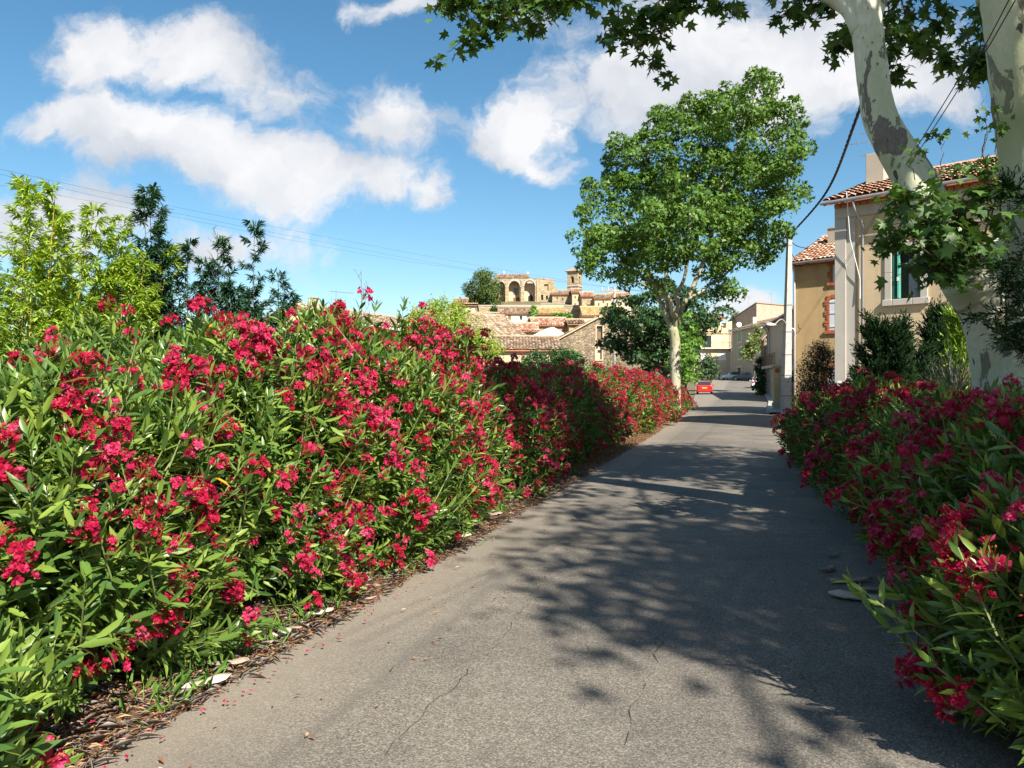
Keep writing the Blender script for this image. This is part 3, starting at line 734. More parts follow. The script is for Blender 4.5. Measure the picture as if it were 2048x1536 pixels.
# ------------------------------------------------------------------ trees and garden plants
def crown_points(rng, blobs, n, clump, sig):
    """leaf positions gathered in clumps over the skins of overlapping lobes"""
    C = np.array([b[0] for b in blobs], float); Rr = np.array([b[1] for b in blobs], float)
    w = (Rr.mean(1) ** 2) if Rr.ndim == 2 else Rr ** 2
    nc = max(4, n // clump); k = rng.choice(len(blobs), nc, p=w / w.sum())
    d = norm(rng.normal(0, 1, (nc, 3))); rr = np.where(rng.random(nc) < .78, 1 - np.abs(rng.normal(0, .10, nc)), rng.uniform(.2, .9, nc))
    rad = Rr[k] if Rr.ndim == 2 else Rr[k][:, None]
    cc = C[k] + d * rad * rr[:, None]
    idx = rng.integers(0, nc, n)
    sg = sig * np.where(rng.random(n) < .2, 1.5, 1)
    p = cc[idx] + np.clip(rng.normal(0, 1, (n, 3)), -1.7, 1.7) * sg[:, None]
    return p, d[idx]
def crown(root, blobs, n, size, mat, seed, T=T_STAR, clump=28, sig=.28, aspect=1.0, droop=.25, name='crown', upb=.9):
    rng = np.random.default_rng(seed); p, o = crown_points(rng, blobs, n, clump, sig)
    dr = norm(o * .5 + rng.normal(0, .8, (n, 3)) - np.array([0, 0, droop]))
    up = norm(o * .5 + np.array([0, 0, upb]) + rng.normal(0, .6, (n, 3)))
    ln = size * rng.uniform(.65, 1.3, n)
    V, Fc = leaves(p, dr, up, ln, ln * aspect, T)
    return np_mesh(name, V, Fc, mat, root, kind='stuff')
def clumped(root, blobs, per, nl, size, mat, seed, csz=.55, T=T_STAR, flat=.65, name='crown'):
    """crown of leaf masses: every lobe carries sub-clumps whose leaves form little domes, with dark gaps between"""
    rng = np.random.default_rng(seed); P0, D0 = [], []
    for (c, r) in blobs:
        c = np.array(c); k = max(3, int(per * (r ** 2)))
        d = norm(rng.normal(0, 1, (k, 3)) + np.array([0, 0, .15])); cc = c + d * r * rng.uniform(.72, 1.10, (k, 1)); cr = csz * rng.uniform(.6, 1.25, k)
        for q, dd, rr in zip(cc, d, cr):
            n = int(nl * (rr / csz) ** 2 * rng.uniform(.7, 1.2)); e = norm(rng.normal(0, 1, (n, 3)) + dd * .7 + np.array([0, 0, .55])); f = 1 - np.abs(rng.normal(0, .22, n))
            P0.append(q + e * (rr * f)[:, None] * np.array([1, 1, flat])); D0.append(norm(e + dd * .4))
    p, o = np.concatenate(P0), np.concatenate(D0); n = len(p)
    dr = norm(rng.normal(0, .8, (n, 3)) + o * .25 - np.array([0, 0, .25])); up = norm(o + np.array([0, 0, .3]) + rng.normal(0, .42, (n, 3))); ln = size * rng.uniform(.65, 1.3, n)
    V, Fc = leaves(p, dr, up, ln, ln * 1.05, T); return np_mesh(name, V, Fc, mat, root, kind='stuff')
def limb(mb, pts, r0, r1, n=7, wob=0, rng=None):
    """smooth tapered limb through control points"""
    P_ = [Vector(p) for p in pts]; out = []
    for i in range(len(P_) - 1):
        a, b, c, d = P_[max(i - 1, 0)], P_[i], P_[i + 1], P_[min(i + 2, len(P_) - 1)]
        for k in range(4):
            t = k / 4; out.append(.5 * ((2 * b) + (c - a) * t + (2 * a - 5 * b + 4 * c - d) * t * t + (3 * b - a - 3 * c + d) * t ** 3))
    out.append(P_[-1])
    if wob and rng:
        for i in range(1, len(out) - 1): out[i] = out[i] + Vector((rng.gauss(0, wob), rng.gauss(0, wob), rng.gauss(0, wob)))
    m = len(out) - 1
    rad = [r0 + (r1 - r0) * (i / m) for i in range(m + 1)]
    mb.tube(out, rad, n); return out
def local(root, pts): return [Vector(p) - root.location for p in pts]

# --- middle plane tree in the hedge line
def middle_plane():
    Y0 = 36.0; base = P(1352, 768, Y0); base.z = gz(base.x, base.y); base.x = X_at(1352, Y0)
    root = empty('plane_tree', base, 0, 'tall plane tree with broad leaning crown rising from the left hedge', 'tree')
    rng = random.Random(5)
    B = [(1235, 510, 66), (1208, 440, 52), (1280, 425, 92), (1285, 335, 78), (1362, 300, 84), (1335, 248, 44), (1402, 232, 48), (1458, 222, 50), (1516, 196, 44), (1560, 240, 48), (1480, 285, 88),
         (1542, 310, 66), (1560, 375, 52), (1545, 440, 52), (1482, 385, 86), (1400, 385, 100), (1362, 455, 96), (1292, 520, 72), (1440, 470, 76), (1495, 495, 50), (1425, 540, 46), (1345, 505, 36), (1264, 556, 30),
         (1465, 585, 24), (1425, 590, 20), (1182, 525, 22), (1182, 480, 32), (1588, 300, 22), (1590, 400, 22), (1520, 165, 16), (1240, 295, 26), (1195, 385, 30), (1530, 500, 26)]
    blobs = []
    for (px, py, r) in B:
        s = math.sqrt(max(0.05, 1 - ((px - 1380) / 235) ** 2)); Y = Y0 + rng.uniform(-1, 1) * 3.6 * s - .4
        c = P(px, py, Y) - base; blobs.append((c, r / F * Y * .86))
    clumped(root, blobs, 18.0, 84, .175, MAT['plane_far_leaf'], 3, .52)
    mb = MB()
    def pp(px, py, dy=0): return P(px, py, Y0 + dy) - base
    limb(mb, [Vector((0, 0, -.1)), pp(1350, 715), pp(1351, 690), pp(1346, 655)], .25, .22, 10)
    mb.build('trunk', MAT['plane_bark_tan_shaded'], root, smooth=True)
    br = [[(1346, 660, 0), (1325, 615, 0), (1312, 580, -.2), (1290, 520, -.5), (1250, 440, -1)], [(1346, 660, 0), (1335, 610, .3), (1330, 560, .5), (1340, 470, .6), (1330, 330, .3)],
          [(1350, 655, 0), (1356, 610, -.3), (1352, 585, -.5), (1368, 560, -.6), (1380, 470, -1), (1375, 350, -1)], [(1350, 655, 0), (1372, 600, .2), (1392, 560, .3), (1420, 480, .2), (1440, 380, 0), (1480, 270, 0), (1510, 200, 0)],
          [(1352, 640, 0), (1345, 620, -.6), (1338, 595, -.9), (1300, 560, -1.8), (1230, 520, -2)], [(1405, 520, .3), (1430, 455, -.8), (1470, 420, -1.2), (1530, 400, -1)], [(1375, 600, .2), (1420, 570, .6), (1460, 540, 1), (1500, 480, 1)],
          [(1340, 600, 0), (1310, 585, .8), (1260, 550, 1.4)], [(1440, 400, 0), (1420, 300, .5), (1400, 240, .6)]]
    for i, b in enumerate(br):
        mb = MB(); limb(mb, [pp(*q) for q in b], .15 if i < 5 else .08, .035, 7, .02, rng); mb.build('branch', MAT['plane_bark_tan_shaded'], root, smooth=True)
middle_plane()

# --- near plane tree, two arms, its sprays of foliage hang into the view
PALM_ME = leaf_mesh('leaf', T_PALM, MAT['plane_leaf'])
def near_plane():
    Y0 = 7.4; base = Vector((X_at(2040, Y0), Y0, 0.0))
    root = empty('plane_tree', base, 0, 'near plane tree with pale flaking bark and two arms at the right edge', 'tree')
    rng = random.Random(9); nr = np.random.default_rng(12)
    def pp(px, py, Y=Y0): return P(px, py, Y) - base
    def arm(name, sp, n=20):
        mb = MB(); ctr = [pp(a, b, Y) for (a, b, w, Y) in sp]; rad = [w / F * Y * .5 for (a, b, w, Y) in sp]
        pts, rr = [], []
        for i in range(len(ctr) - 1):
            a, b, c, d = ctr[max(i - 1, 0)], ctr[i], ctr[i + 1], ctr[min(i + 2, len(ctr) - 1)]
            for k in range(5):
                t = k / 5; pts.append(.5 * ((2 * b) + (c - a) * t + (2 * a - 5 * b + 4 * c - d) * t * t + (3 * b - a - 3 * c + d) * t ** 3)); rr.append((rad[i] * (1 - t) + rad[i + 1] * t) * (1 + rng.gauss(0, .012)))
        pts.append(ctr[-1]); rr.append(rad[-1]); mb.tube(pts, rr, n); o = mb.build(name, MAT['plane_bark'], root, smooth=True); return o
    arm('trunk', [(2075, 1180, 270, Y0), (2068, 950, 230, Y0), (2055, 800, 195, Y0), (2030, 700, 165, Y0), (1985, 610, 128, Y0 - .02), (1930, 545, 104, Y0 - .05)], 24)
    arm('left_arm', [(1965, 590, 116, Y0 - .03), (1915, 525, 96, Y0), (1865, 430, 82, Y0 + .1), (1824, 350, 76, Y0 + .2), (1785, 285, 70, Y0 + .3), (1760, 235, 64, Y0 + .4), (1749, 180, 60, Y0 + .45), (1742, 120, 60, Y0 + .5), (1735, 60, 58, Y0 + .5), (1730, 0, 56, Y0 + .5), (1728, -120, 54, Y0 + .4), (1745, -300, 52, Y0), (1790, -520, 40, Y0 - .8)])
    arm('right_arm', [(2070, 800, 190, Y0 - .1), (2088, 640, 165, Y0 - .25), (2090, 500, 140, Y0 - .35), (2078, 380, 128, Y0 - .45), (2066, 280, 126, Y0 - .5), (2056, 180, 128, Y0 - .6), (2045, 60, 132, Y0 - .7), (2036, -60, 130, Y0 - .8), (2050, -300, 110, Y0 - 1.0), (2120, -600, 80, Y0 - 1.4)], 24)
    arm('fork_limb', [(1930, 590, 75, Y0 + .05), (1975, 540, 62, Y0 + .15), (2010, 490, 56, Y0 + .3), (2045, 440, 52, Y0 + .5), (2120, 360, 44, Y0 + .8)], 14)
    arm('upper_limb', [(1726, 60, 46, Y0 + .5), (1700, 15, 40, Y0 + .6), (1655, -15, 40, Y0 + .8), (1570, -60, 34, Y0 + 1.2), (1400, -120, 26, Y0 + 1.8), (1150, -90, 16, Y0 + 2.2), (960, -30, 9, Y0 + 2.4)], 12)
    arm('upper_limb', [(1742, 40, 40, Y0 + .5), (1775, -40, 36, Y0 + .9), (1850, -120, 28, Y0 + 1.5), (1930, -100, 16, Y0 + 1.9), (1960, 20, 8, Y0 + 2)], 12)
    # hanging sprays: photo strokes (points, depth, radius px, leaves)
    S = [([(1190, -40), (1060, 15), (960, 60), (890, 105)], 9.6, 26, 210), ([(1120, -40), (1000, 10), (900, 20)], 9.8, 34, 170), ([(1170, -30), (1090, 25), (1045, 55)], 9.4, 24, 110), ([(1240, -40), (1130, -10), (940, -20), (880, 5)], 9.6, 30, 210),
         ([(1420, -60), (1300, 15), (1250, 45), (1215, 20)], 9.2, 24, 110), ([(1400, -60), (1330, 20), (1300, 75), (1280, 100)], 9.2, 24, 110), ([(1330, 40), (1310, 100), (1320, 140), (1335, 148)], 9.1, 13, 40), ([(1420, -30), (1350, 20), (1345, 70)], 9.3, 20, 60),
         ([(1500, -50), (1440, 0), (1425, 25)], 9.0, 17, 50), ([(1470, -40), (1475, 5), (1465, 35)], 9.0, 11, 22), ([(1240, -20), (1230, 60), (1222, 70)], 9.3, 12, 22),
         ([(1640, -50), (1590, 5), (1570, 25)], 8.4, 18, 50), ([(1660, -20), (1610, 20), (1600, 40)], 8.4, 14, 34), ([(1720, 0), (1690, 60), (1670, 95)], 8.4, 17, 60), ([(1720, 40), (1700, 90), (1685, 60)], 8.4, 18, 50), ([(1640, -10), (1700, 20)], 8.5, 18, 40),
         ([(1800, -60), (1810, 20), (1830, 80), (1865, 110)], 9.0, 20, 90), ([(1780, 0), (1770, 60), (1790, 120), (1810, 160)], 8.8, 16, 75), ([(1850, -50), (1880, 0), (1890, 30)], 9.0, 20, 60), ([(1830, -30), (1860, 40), (1885, 60)], 9.2, 16, 50), ([(1840, 90), (1890, 120), (1920, 125)], 9.2, 16, 55),
         ([(1990, -40), (1960, 30), (1935, 80)], 9.4, 22, 100), ([(1980, 60), (1960, 110), (1935, 150)], 9.4, 22, 100), ([(1920, 60), (1950, 120), (1980, 140)], 9.4, 18, 60), ([(1780, 20), (1800, 60), (1770, 95)], 8.8, 16, 50)]
    pos, dr, up, ln = [], [], [], []; tw = MB()
    def spray(path3, rad, n, size, tr=.010):
        limb(tw, path3, tr, tr * .3, 4, .015, rng)
        for q in range(max(3, n // 7)):      # side twigs
            i = rng.randrange(len(path3) - 1); t = rng.random(); c = path3[i].lerp(path3[i + 1], t)
            e = c + Vector((rng.gauss(0, rad), rng.gauss(0, rad * 1.3), rng.gauss(-rad * .25, rad * .8)))
            tw.tube([c, e], [tr * .4, tr * .2], 3, False)
            for j in range(7):
                b = c.lerp(e, rng.uniform(.2, 1.1)) + Vector((rng.gauss(0, .05), rng.gauss(0, .05), rng.gauss(0, .05)))
                a = rng.uniform(0, 6.283); d = Vector((math.cos(a), math.sin(a), rng.gauss(-.75, .35)))
                u = Vector((rng.gauss(0, .5), rng.gauss(-.15, .5), 1)); pos.append(b); dr.append(d); up.append(u); ln.append(size * rng.uniform(.6, 1.25))
    for (pts, Y, r, n) in S:
        spray([pp(a, b, Y + rng.uniform(-.3, .3)) for a, b in pts], r / F * Y * .8, int(n * 1.15), .145)
    low = [([(1900, 545), (1850, 500), (1800, 465), (1765, 445)], 26, 90), ([(1905, 530), (1850, 450), (1810, 425), (1790, 400)], 30, 110), ([(1910, 520), (1880, 450), (1850, 395)], 34, 120), ([(1940, 520), (1920, 440), (1905, 385)], 30, 110), ([(1960, 510), (1960, 440), (1950, 370)], 28, 90),
           ([(1970, 470), (1990, 400), (1985, 340)], 22, 60), ([(1900, 540), (1850, 530), (1825, 525)], 22, 50), ([(1950, 520), (1890, 500), (1860, 480)], 30, 110), ([(1985, 380), (1965, 310), (1975, 270)], 14, 26), ([(1850, 400), (1815, 385), (1790, 395)], 18, 40)]
    for (pts, r, n) in low: spray([pp(a, b, Y0 - .75 + rng.uniform(-.25, .2)) for a, b in pts], r / F * Y0 * .85, int(n * 0.95), .125)
    for (pts) in ([(1960, 330), (1970, 260), (1968, 200)], [(1990, 330), (1992, 260), (1995, 205)], [(1880, 360), (1885, 310), (1880, 265)], [(1800, 480), (1765, 495), (1750, 500)], [(1830, 360), (1822, 320), (1828, 300)], [(1925, 350), (1905, 320)]):
        spray([pp(a, b, Y0 - .7) for a, b in pts], .03, 8, .07, .005)
    pos, dr, up, ln = np.array(pos), np.array(dr), np.array(up), np.array(ln)
    w = pos + np.array(base); vis = (np.abs(w[:, 0] / w[:, 1]) < .665) & ((w[:, 2] - CAMZ) / w[:, 1] < .5)
    sel = np.argsort(-(vis * ln / w[:, 1]))[:300]
    for i in sel:
        o = bpy.data.objects.new('leaf', PALM_ME); COL.objects.link(o); o.parent = root; o.matrix_local = leaf_matrix(pos[i], dr[i], up[i], ln[i], ln[i])
    m = np.ones(len(pos), bool); m[sel] = False
    V, Fc = leaves(pos[m], dr[m], up[m], ln[m], ln[m], T_PALM); np_mesh('foliage', V, Fc, MAT['plane_leaf'], root, kind='stuff')
    tw.build('twigs', MAT['brown_twig'], root, kind='stuff')
    # the crown above the picture, which shades the road
    bl = []
    for k in range(26):
        d = norm(nr.normal(0, 1, 3)) * nr.random() ** .45
        bl.append((Vector((6.9, 4.4, 10.0)) + Vector((d[0] * 4.6, d[1] * 4.1, d[2] * 2.3)) - base, .95 + .5 * nr.random()))
    crown(root, bl, 14500, .22, MAT['plane_leaf'], 21, T_STAR, 60, .36, 1.05)
    for k in range(7):
        mb = MB(); c, r = bl[k * 3]
        s = pp(1745, -300, Y0) if k % 2 else pp(2060, -330, Y0 - 1.0)
        limb(mb, [s, s.lerp(c, .5) + Vector((0, 0, .4)), c], .11, .03, 7); mb.build('branch', MAT['plane_bark'], root, smooth=True)
near_plane()

def roadside_plane(base, label, centre, ext, nb, n, seed, tr=.3, zmin=0):
    base = Vector(base); root = empty('plane_tree', base, 0, label, 'tree'); nr = np.random.default_rng(seed); rng = random.Random(seed)
    C = Vector(centre) - base; bl = []
    for k in range(nb):
        d = norm(nr.normal(0, 1, 3)) * nr.random() ** .45; bl.append((C + Vector((d[0] * ext[0], d[1] * ext[1], d[2] * ext[2])), 1.0 + .5 * nr.random()))
    mb = MB(); fork = C * .35; fork.z = C.z * .42
    limb(mb, [Vector((0, 0, -.1)), Vector((fork.x * .3, fork.y * .3, fork.z * .55)), fork], tr, tr * .75, 12); mb.build('trunk', MAT['plane_bark'], root, smooth=True)
    for k in range(0, nb, 3):
        mb = MB(); c = bl[k][0]; limb(mb, [fork - Vector((0, 0, .3)), fork.lerp(c, .5) + Vector((0, 0, .5)), c], tr * .5, .03, 7, .03, rng); mb.build('branch', MAT['plane_bark'], root, smooth=True)
    crown(root, bl, n, .21, MAT['plane_leaf'], seed, T_STAR, 60, .34, 1.05)
roadside_plane((6.6, -4.2, 0), 'plane tree beside the viewer, outside the frame, shading the near right asphalt', (8.2, -3.9, 9.0), (2.9, 1.7, 1.9), 26, 13500, 33)

# --- generic leafy plant from photo lobes
def plant(name, label, cat, base_px, Y, blobs, n, size, mat, seed, T=T_STAR, trunk=.08, clump=22, sig=.2, bark='old_bark', aspect=1.0, depth=.8, droop=.2, group=None, upb=.9, per=0, csz=.5):
    rng = random.Random(seed); bx = X_at(base_px, Y); base = Vector((bx, Y, gz(bx, Y)))
    root = empty(name, base, 0, label, cat, group); bl = []
    for (px, py, r) in blobs:
        YY = Y + rng.uniform(-1, 1) * r / F * Y * depth; bl.append((P(px, py, YY) - base, r / F * YY))
    if per: clumped(root, bl, per, n, size, mat, seed, csz, T)
    else: crown(root, bl, n, size, mat, seed, T, clump, sig, aspect, droop, upb=upb)
    mb = MB(); top = Vector((sum(b[0].x for b in bl) / len(bl), sum(b[0].y for b in bl) / len(bl), max(.4, min(b[0].z for b in bl) * .8)))
    limb(mb, [Vector((0, 0, -.1)), top * .5 + Vector((.03, 0, 0)), top], trunk, trunk * .7, 7); mb.build('trunk', MAT[bark], root, smooth=True)
    for (c, r) in bl:
        mb = MB(); limb(mb, [top, top.lerp(c, .6) + Vector((0, 0, .05)), c], trunk * .55, trunk * .12, 5, .01, rng); mb.build('branch', MAT[bark], root)
    return root
plant('shade_tree', 'dark broad-leaved tree spreading behind the tall plane trunk', 'tree', 1345, 52, [(1262, 640, 46), (1312, 618, 52), (1240, 675, 30), (1290, 685, 48), (1345, 625, 50), (1345, 690, 52), (1405, 620, 30), (1440, 632, 13), (1372, 650, 36), (1285, 720, 30), (1330, 735, 36), (1422, 645, 13), (1230, 640, 22)], 60, .26, MAT['dark_tree_leaf'], 51, T_STAR, .22, depth=1.1, per=11, csz=.7)
plant('fresh_green_tree', 'fresh green young tree just right of the tall plane trunk', 'tree', 1388, 46, [(1376, 700, 26), (1380, 735, 24), (1370, 660, 24), (1370, 765, 20), (1362, 735, 22)], 60, .19, MAT['fresh_leaf'], 52, T_STAR, .08, per=26, csz=.4)
plant('light_bush', 'pale grey-green bush between the young tree and the red car', 'bush', 1414, 92, [(1412, 725, 19), (1420, 740, 15), (1408, 745, 15)], 2200, .3, MAT['olive_leaf'], 53, T_STAR, .06, 18, .22)
plant('acacia_tree', 'lime green feathery tree between the yellow house and the village', 'tree', 880, 34, [(850, 650, 38), (890, 640, 42), (930, 665, 42), (860, 690, 40), (905, 690, 45), (960, 690, 34), (840, 660, 22), (875, 615, 14), (915, 620, 12), (985, 700, 18), (830, 640, 14)], 15000, .11, MAT['acacia_leaf'], 54, T_STAR, .1, 20, .14, aspect=.8)
plant('evergreen_bush', 'dark rounded evergreen bush behind the left hedge before the stone barn', 'bush', 1100, 31, [(1075, 735, 30), (1110, 728, 34), (1145, 735, 30), (1060, 745, 22), (1170, 745, 20)], 6500, .10, MAT['dark_tree_leaf'], 55, T_STAR, .06, 22, .1)
plant('climbing_shrub', 'small bright climber against the stone barn wall', 'shrub', 1138, 60, [(1140, 705, 14), (1132, 720, 16), (1150, 722, 14)], 1300, .18, MAT['fresh_leaf'], 56, T_STAR, .05, 18, .15)
plant('pine_tree', 'rounded pine beside the ruined arches on the hilltop', 'tree', 968, 200, [(968, 568, 22), (955, 585, 22), (980, 590, 20), (985, 572, 14), (948, 600, 14), (965, 605, 20), (972, 550, 11), (990, 600, 10), (940, 578, 10), (962, 556, 12), (975, 615, 10), (948, 612, 9)], 8500, .62, MAT['pine_needle'], 57, T_THIN, .3, 26, .5, aspect=.35, depth=1.0)
plant('photinia_shrub', 'dusky reddish-green shrub in front of the brick-trimmed house', 'shrub', 1636, 33, [(1635, 715, 24), (1655, 725, 24), (1618, 745, 22), (1645, 765, 30), (1625, 790, 28), (1660, 790, 24), (1612, 775, 16), (1640, 700, 14), (1606, 805, 14)], 15000, .085, MAT['photinia_leaf'], 58, T_STAR, .05, 14, .12, aspect=.6)
plant('street_vine', 'pale leafy vine overhanging the street by the stone house', 'vine', 1512, 88, [(1508, 690, 11), (1500, 700, 10), (1515, 675, 11), (1494, 712, 7), (1520, 690, 9), (1490, 700, 6), (1518, 662, 7)], 2000, .30, MAT['vine_leaf'], 59, T_STAR, .07, 14, .2)
plant('ivy_shrub', 'dark ivy clump at the foot of the stone house wall', 'shrub', 1522, 80, [(1520, 740, 8), (1522, 760, 9), (1518, 775, 9), (1524, 785, 9), (1521, 722, 6)], 1700, .24, MAT['dark_tree_leaf'], 60, T_STAR, .06, 14, .14)
plant('far_pine', 'small dark conifer top behind the balcony house', 'tree', 1474, 175, [(1474, 632, 7), (1470, 640, 7), (1478, 640, 6)], 700, .5, MAT['pine_needle'], 61, T_THIN, .12, 14, .3, aspect=.35)
plant('climbing_vine', 'green vine column on the white village house', 'vine', 1068, 149, [(1068, 618, 3.2), (1068, 628, 3.2), (1066, 638, 4.5)], 500, .45, MAT['fresh_leaf'], 62, T_STAR, .06, 12, .25)
plant('terrace_shrub', 'small shrub on the terrace below the ruined wall', 'shrub', 1120, 140, [(1112, 634, 4.5), (1124, 634, 4.5), (1136, 632, 4)], 700, .45, MAT['fresh_leaf'], 63, T_STAR, .06, 12, .25)
plant('hillside_shrub', 'dark shrub at the foot of the ruin beside the pine', 'shrub', 990, 185, [(988, 622, 6), (996, 625, 5)], 600, .45, MAT['dark_tree_leaf'], 64, T_STAR, .06, 12, .3)

# --- bamboo behind the hedge
def bamboo(px, Y, top, spread, nc, nl, mat, cane, label, seed, hmin=.6, leaf=.10):
    rng = random.Random(seed); bx = X_at(px, Y); root = empty('bamboo_clump', (bx, Y, gz(bx, Y)), 0, label, 'bamboo', 'bamboo behind the left hedge'); H = Z_at(top, Y)
    pos, dr, up, ln = [], [], [], []
    for c in range(nc):
        mb = MB(); h = H * (1.0 if c == 0 else rng.uniform(hmin, .97)); a = rng.uniform(0, 6.283); s = 0 if c == 0 else spread * math.sqrt(rng.random())
        b = Vector((math.cos(a) * s * .7, math.sin(a) * s * .7, 0)); bend = Vector((math.cos(a), math.sin(a), 0)) * rng.uniform(.1, .35) * (1 if c else .15)
        path = [b, b + Vector((0, 0, h * .35)) + bend * .15, b + Vector((0, 0, h * .7)) + bend * .5, b + Vector((0, 0, h)) + bend]
        pts = limb(mb, path, .011, .003, 5); mb.build('cane', cane, root)
        tw = MB(); m = len(pts)
        nn = 24
        for k in range(nn):
            f = .22 + .78 * (k / (nn - 1)); q = f * (m - 1); i = min(int(q), m - 2); o = pts[i].lerp(pts[i + 1], q - i)
            for side in range(2):
                a2 = rng.uniform(0, 6.283); L = (.46 * (1.12 - f) + .05) * rng.uniform(.6, 1.3)
                d = Vector((math.cos(a2), math.sin(a2), .75)).normalized(); e = o + d * L
                tw.tube([o, e], [.003, .0015], 3, False)
                cnt = max(1, round(nl * 3.6 / (nc * nn * 2 * 4)))
                for g_ in range(cnt):
                    bpt = o.lerp(e, rng.uniform(.3, 1.0))
                    for j in range(4):
                        az = a2 + rng.gauss(0, .9); dd = Vector((math.cos(az), math.sin(az), rng.gauss(-.05, .5)))
                        pos.append(bpt); dr.append(dd); up.append(Vector((rng.gauss(0, .4), rng.gauss(0, .4), 1))); ln.append(leaf * rng.uniform(.6, 1.25))
        for j in range(5):
            az = rng.uniform(0, 6.283); pos.append(pts[-1]); dr.append(Vector((math.cos(az) * .35, math.sin(az) * .35, 1))); up.append(Vector((math.cos(az), math.sin(az), .1))); ln.append(leaf)
        tw.build('twigs', cane, root, kind='stuff')
    ln = np.array(ln)
    if len(ln):
        V, Fc = leaves(np.array(pos), np.array(dr), np.array(up), ln, ln * .17, T_LANCE); np_mesh('foliage', V, Fc, mat, root, kind='stuff')
LB, DB, CN = MAT['lime_bamboo'], MAT['dark_bamboo'], MAT['bamboo_cane']
bamboo(40, 8.2, 365, .55, 10, 5200, LB, CN, 'tall lime green bamboo at the left picture edge', 1, .62)
bamboo(110, 8.8, 425, .6, 10, 5200, LB, CN, 'lime green bamboo second from the left edge, slightly shorter than its neighbour', 2, .6)
bamboo(-40, 7.8, 480, .6, 9, 4000, LB, CN, 'low lime green bamboo cut by the left picture edge', 3, .6)
bamboo(240, 9.2, 442, .55, 10, 5200, LB, CN, 'lime green bamboo with yellow canes touching the dark bamboo', 4, .55)
bamboo(165, 9.6, 520, .7, 10, 4800, LB, CN, 'short lime green bamboo filling between two taller lime clumps', 5, .65)
bamboo(318, 9.8, 388, .5, 12, 7000, DB, MAT['bare_cane'], 'tallest dark green bamboo standing against the clouds', 6, .5, .10)
bamboo(375, 9.9, 490, .55, 11, 6500, DB, MAT['bare_cane'], 'dark green bamboo leaning right of the tallest dark one', 7, .6, .10)
bamboo(505, 10.3, 452, .5, 12, 7000, DB, MAT['bare_cane'], 'dark green bamboo with a pointed top, rightmost of the clumps', 8, .5, .10)
bamboo(560, 10.4, 555, .45, 8, 3500, DB, MAT['bare_cane'], 'low dark bamboo right below the pointed dark clump', 9, .6, .10)
def bare_cane(px, Y, top, label, seed, nb):
    rng = random.Random(seed); bx = X_at(px, Y); root = empty('bare_bamboo', (bx, Y, 0), 0, label, 'bamboo'); H = Z_at(top, Y); mb = MB()
    pts = limb(mb, [Vector((0, 0, 0)), Vector((.02, 0, H * .5)), Vector((0, 0, H))], .010, .003, 5); mb.build('cane', MAT['bare_cane'], root)
    for k in range(nb):
        f = .5 + .5 * k / nb; o = Vector((.01, 0, H * f)); a = rng.choice((0, math.pi)) + rng.gauss(0, .5); L = .55 * (1.15 - f) + .08; mb = MB()
        e = o + Vector((math.cos(a) * .5, math.sin(a) * .3, .85)) * L
        mb.tube([o, e], [.004, .002], 3, False)
        for j in range(3):
            q = o.lerp(e, .35 + .25 * j); mb.tube([q, q + Vector((rng.gauss(0, .03), rng.gauss(0, .03), .05))], [.002, .004], 3, False)
        mb.build('twig', MAT['bare_cane'], root)
bare_cane(435, 9.9, 465, 'leafless thin bamboo between the two dark clumps', 3, 20)
bare_cane(722, 11.5, 540, 'single thin dry stalk rising above the oleanders before the yellow house', 4, 9)

# --- conifers of the front garden
def juniper(px, Y, top, rpx, n, mat, label, seed, aspect=1.0, name='juniper_bush', ln=.085):
    rng = np.random.default_rng(seed); pr = random.Random(seed); bx = X_at(px, Y); root = empty(name, (bx, Y, .02), 0, label, 'juniper'); H = Z_at(top, Y); R = rpx / F * Y
    nb = 85; pos, dr = [], []; mb = MB()
    for k in range(nb):
        f = pr.random() ** .8; a = pr.uniform(0, 6.283); o = Vector((0, 0, H * (.05 + .7 * f))); L = R * (1.25 - .75 * f) * pr.uniform(.7, 1.15)
        e = o + Vector((math.cos(a) * L, math.sin(a) * L, .35 * H * (.4 + .6 * f) * pr.uniform(.5, 1.0))); e.z = min(e.z, H * pr.uniform(.93, 1.02)); mid = o.lerp(e, .5) - Vector((0, 0, .04))
        mb.tube([o, mid, e], [.012, .008, .003], 3, False)
        for q in range(n // nb // 6):
            t = pr.uniform(.25, 1.0) ** .7; b = o.lerp(mid, 2 * t) if t < .5 else mid.lerp(e, 2 * t - 1)
            sd = (e - mid).normalized() + Vector((pr.gauss(0, .55), pr.gauss(0, .55), pr.gauss(.25, .4)))
            for j in range(6):
                pos.append(b + sd * .022 * j + Vector((pr.gauss(0, .008), pr.gauss(0, .008), pr.gauss(0, .008)))); dr.append(sd + Vector((pr.gauss(0, .45), pr.gauss(0, .45), pr.gauss(.1, .4))))
    pos, dr = np.array(pos), np.array(dr); m = len(pos); l = ln * rng.uniform(.5, 1.3, m)
    V, Fc = leaves(pos, dr, rng.normal(0, 1, (m, 3)), l, l * .24, T_THIN); np_mesh('foliage', V, Fc, mat, root, kind='stuff'); mb.build('branches', MAT['brown_twig'], root, kind='stuff')
juniper(1770, 14.5, 640, 62, 36000, MAT['juniper_needle'], 'large dark juniper before the ochre facade, left of the trunk', 1)
juniper(1868, 16.0, 612, 34, 15000, MAT['juniper_needle'], 'small dark juniper under the green-shuttered window', 2)
juniper(1828, 15.2, 690, 46, 15000, MAT['juniper_needle'], 'low dark juniper between the larger juniper and the dead bush', 3)
juniper(1925, 12.5, 622, 30, 14000, MAT['lime_thuja'], 'lime green conifer close behind the leaning trunk', 4)
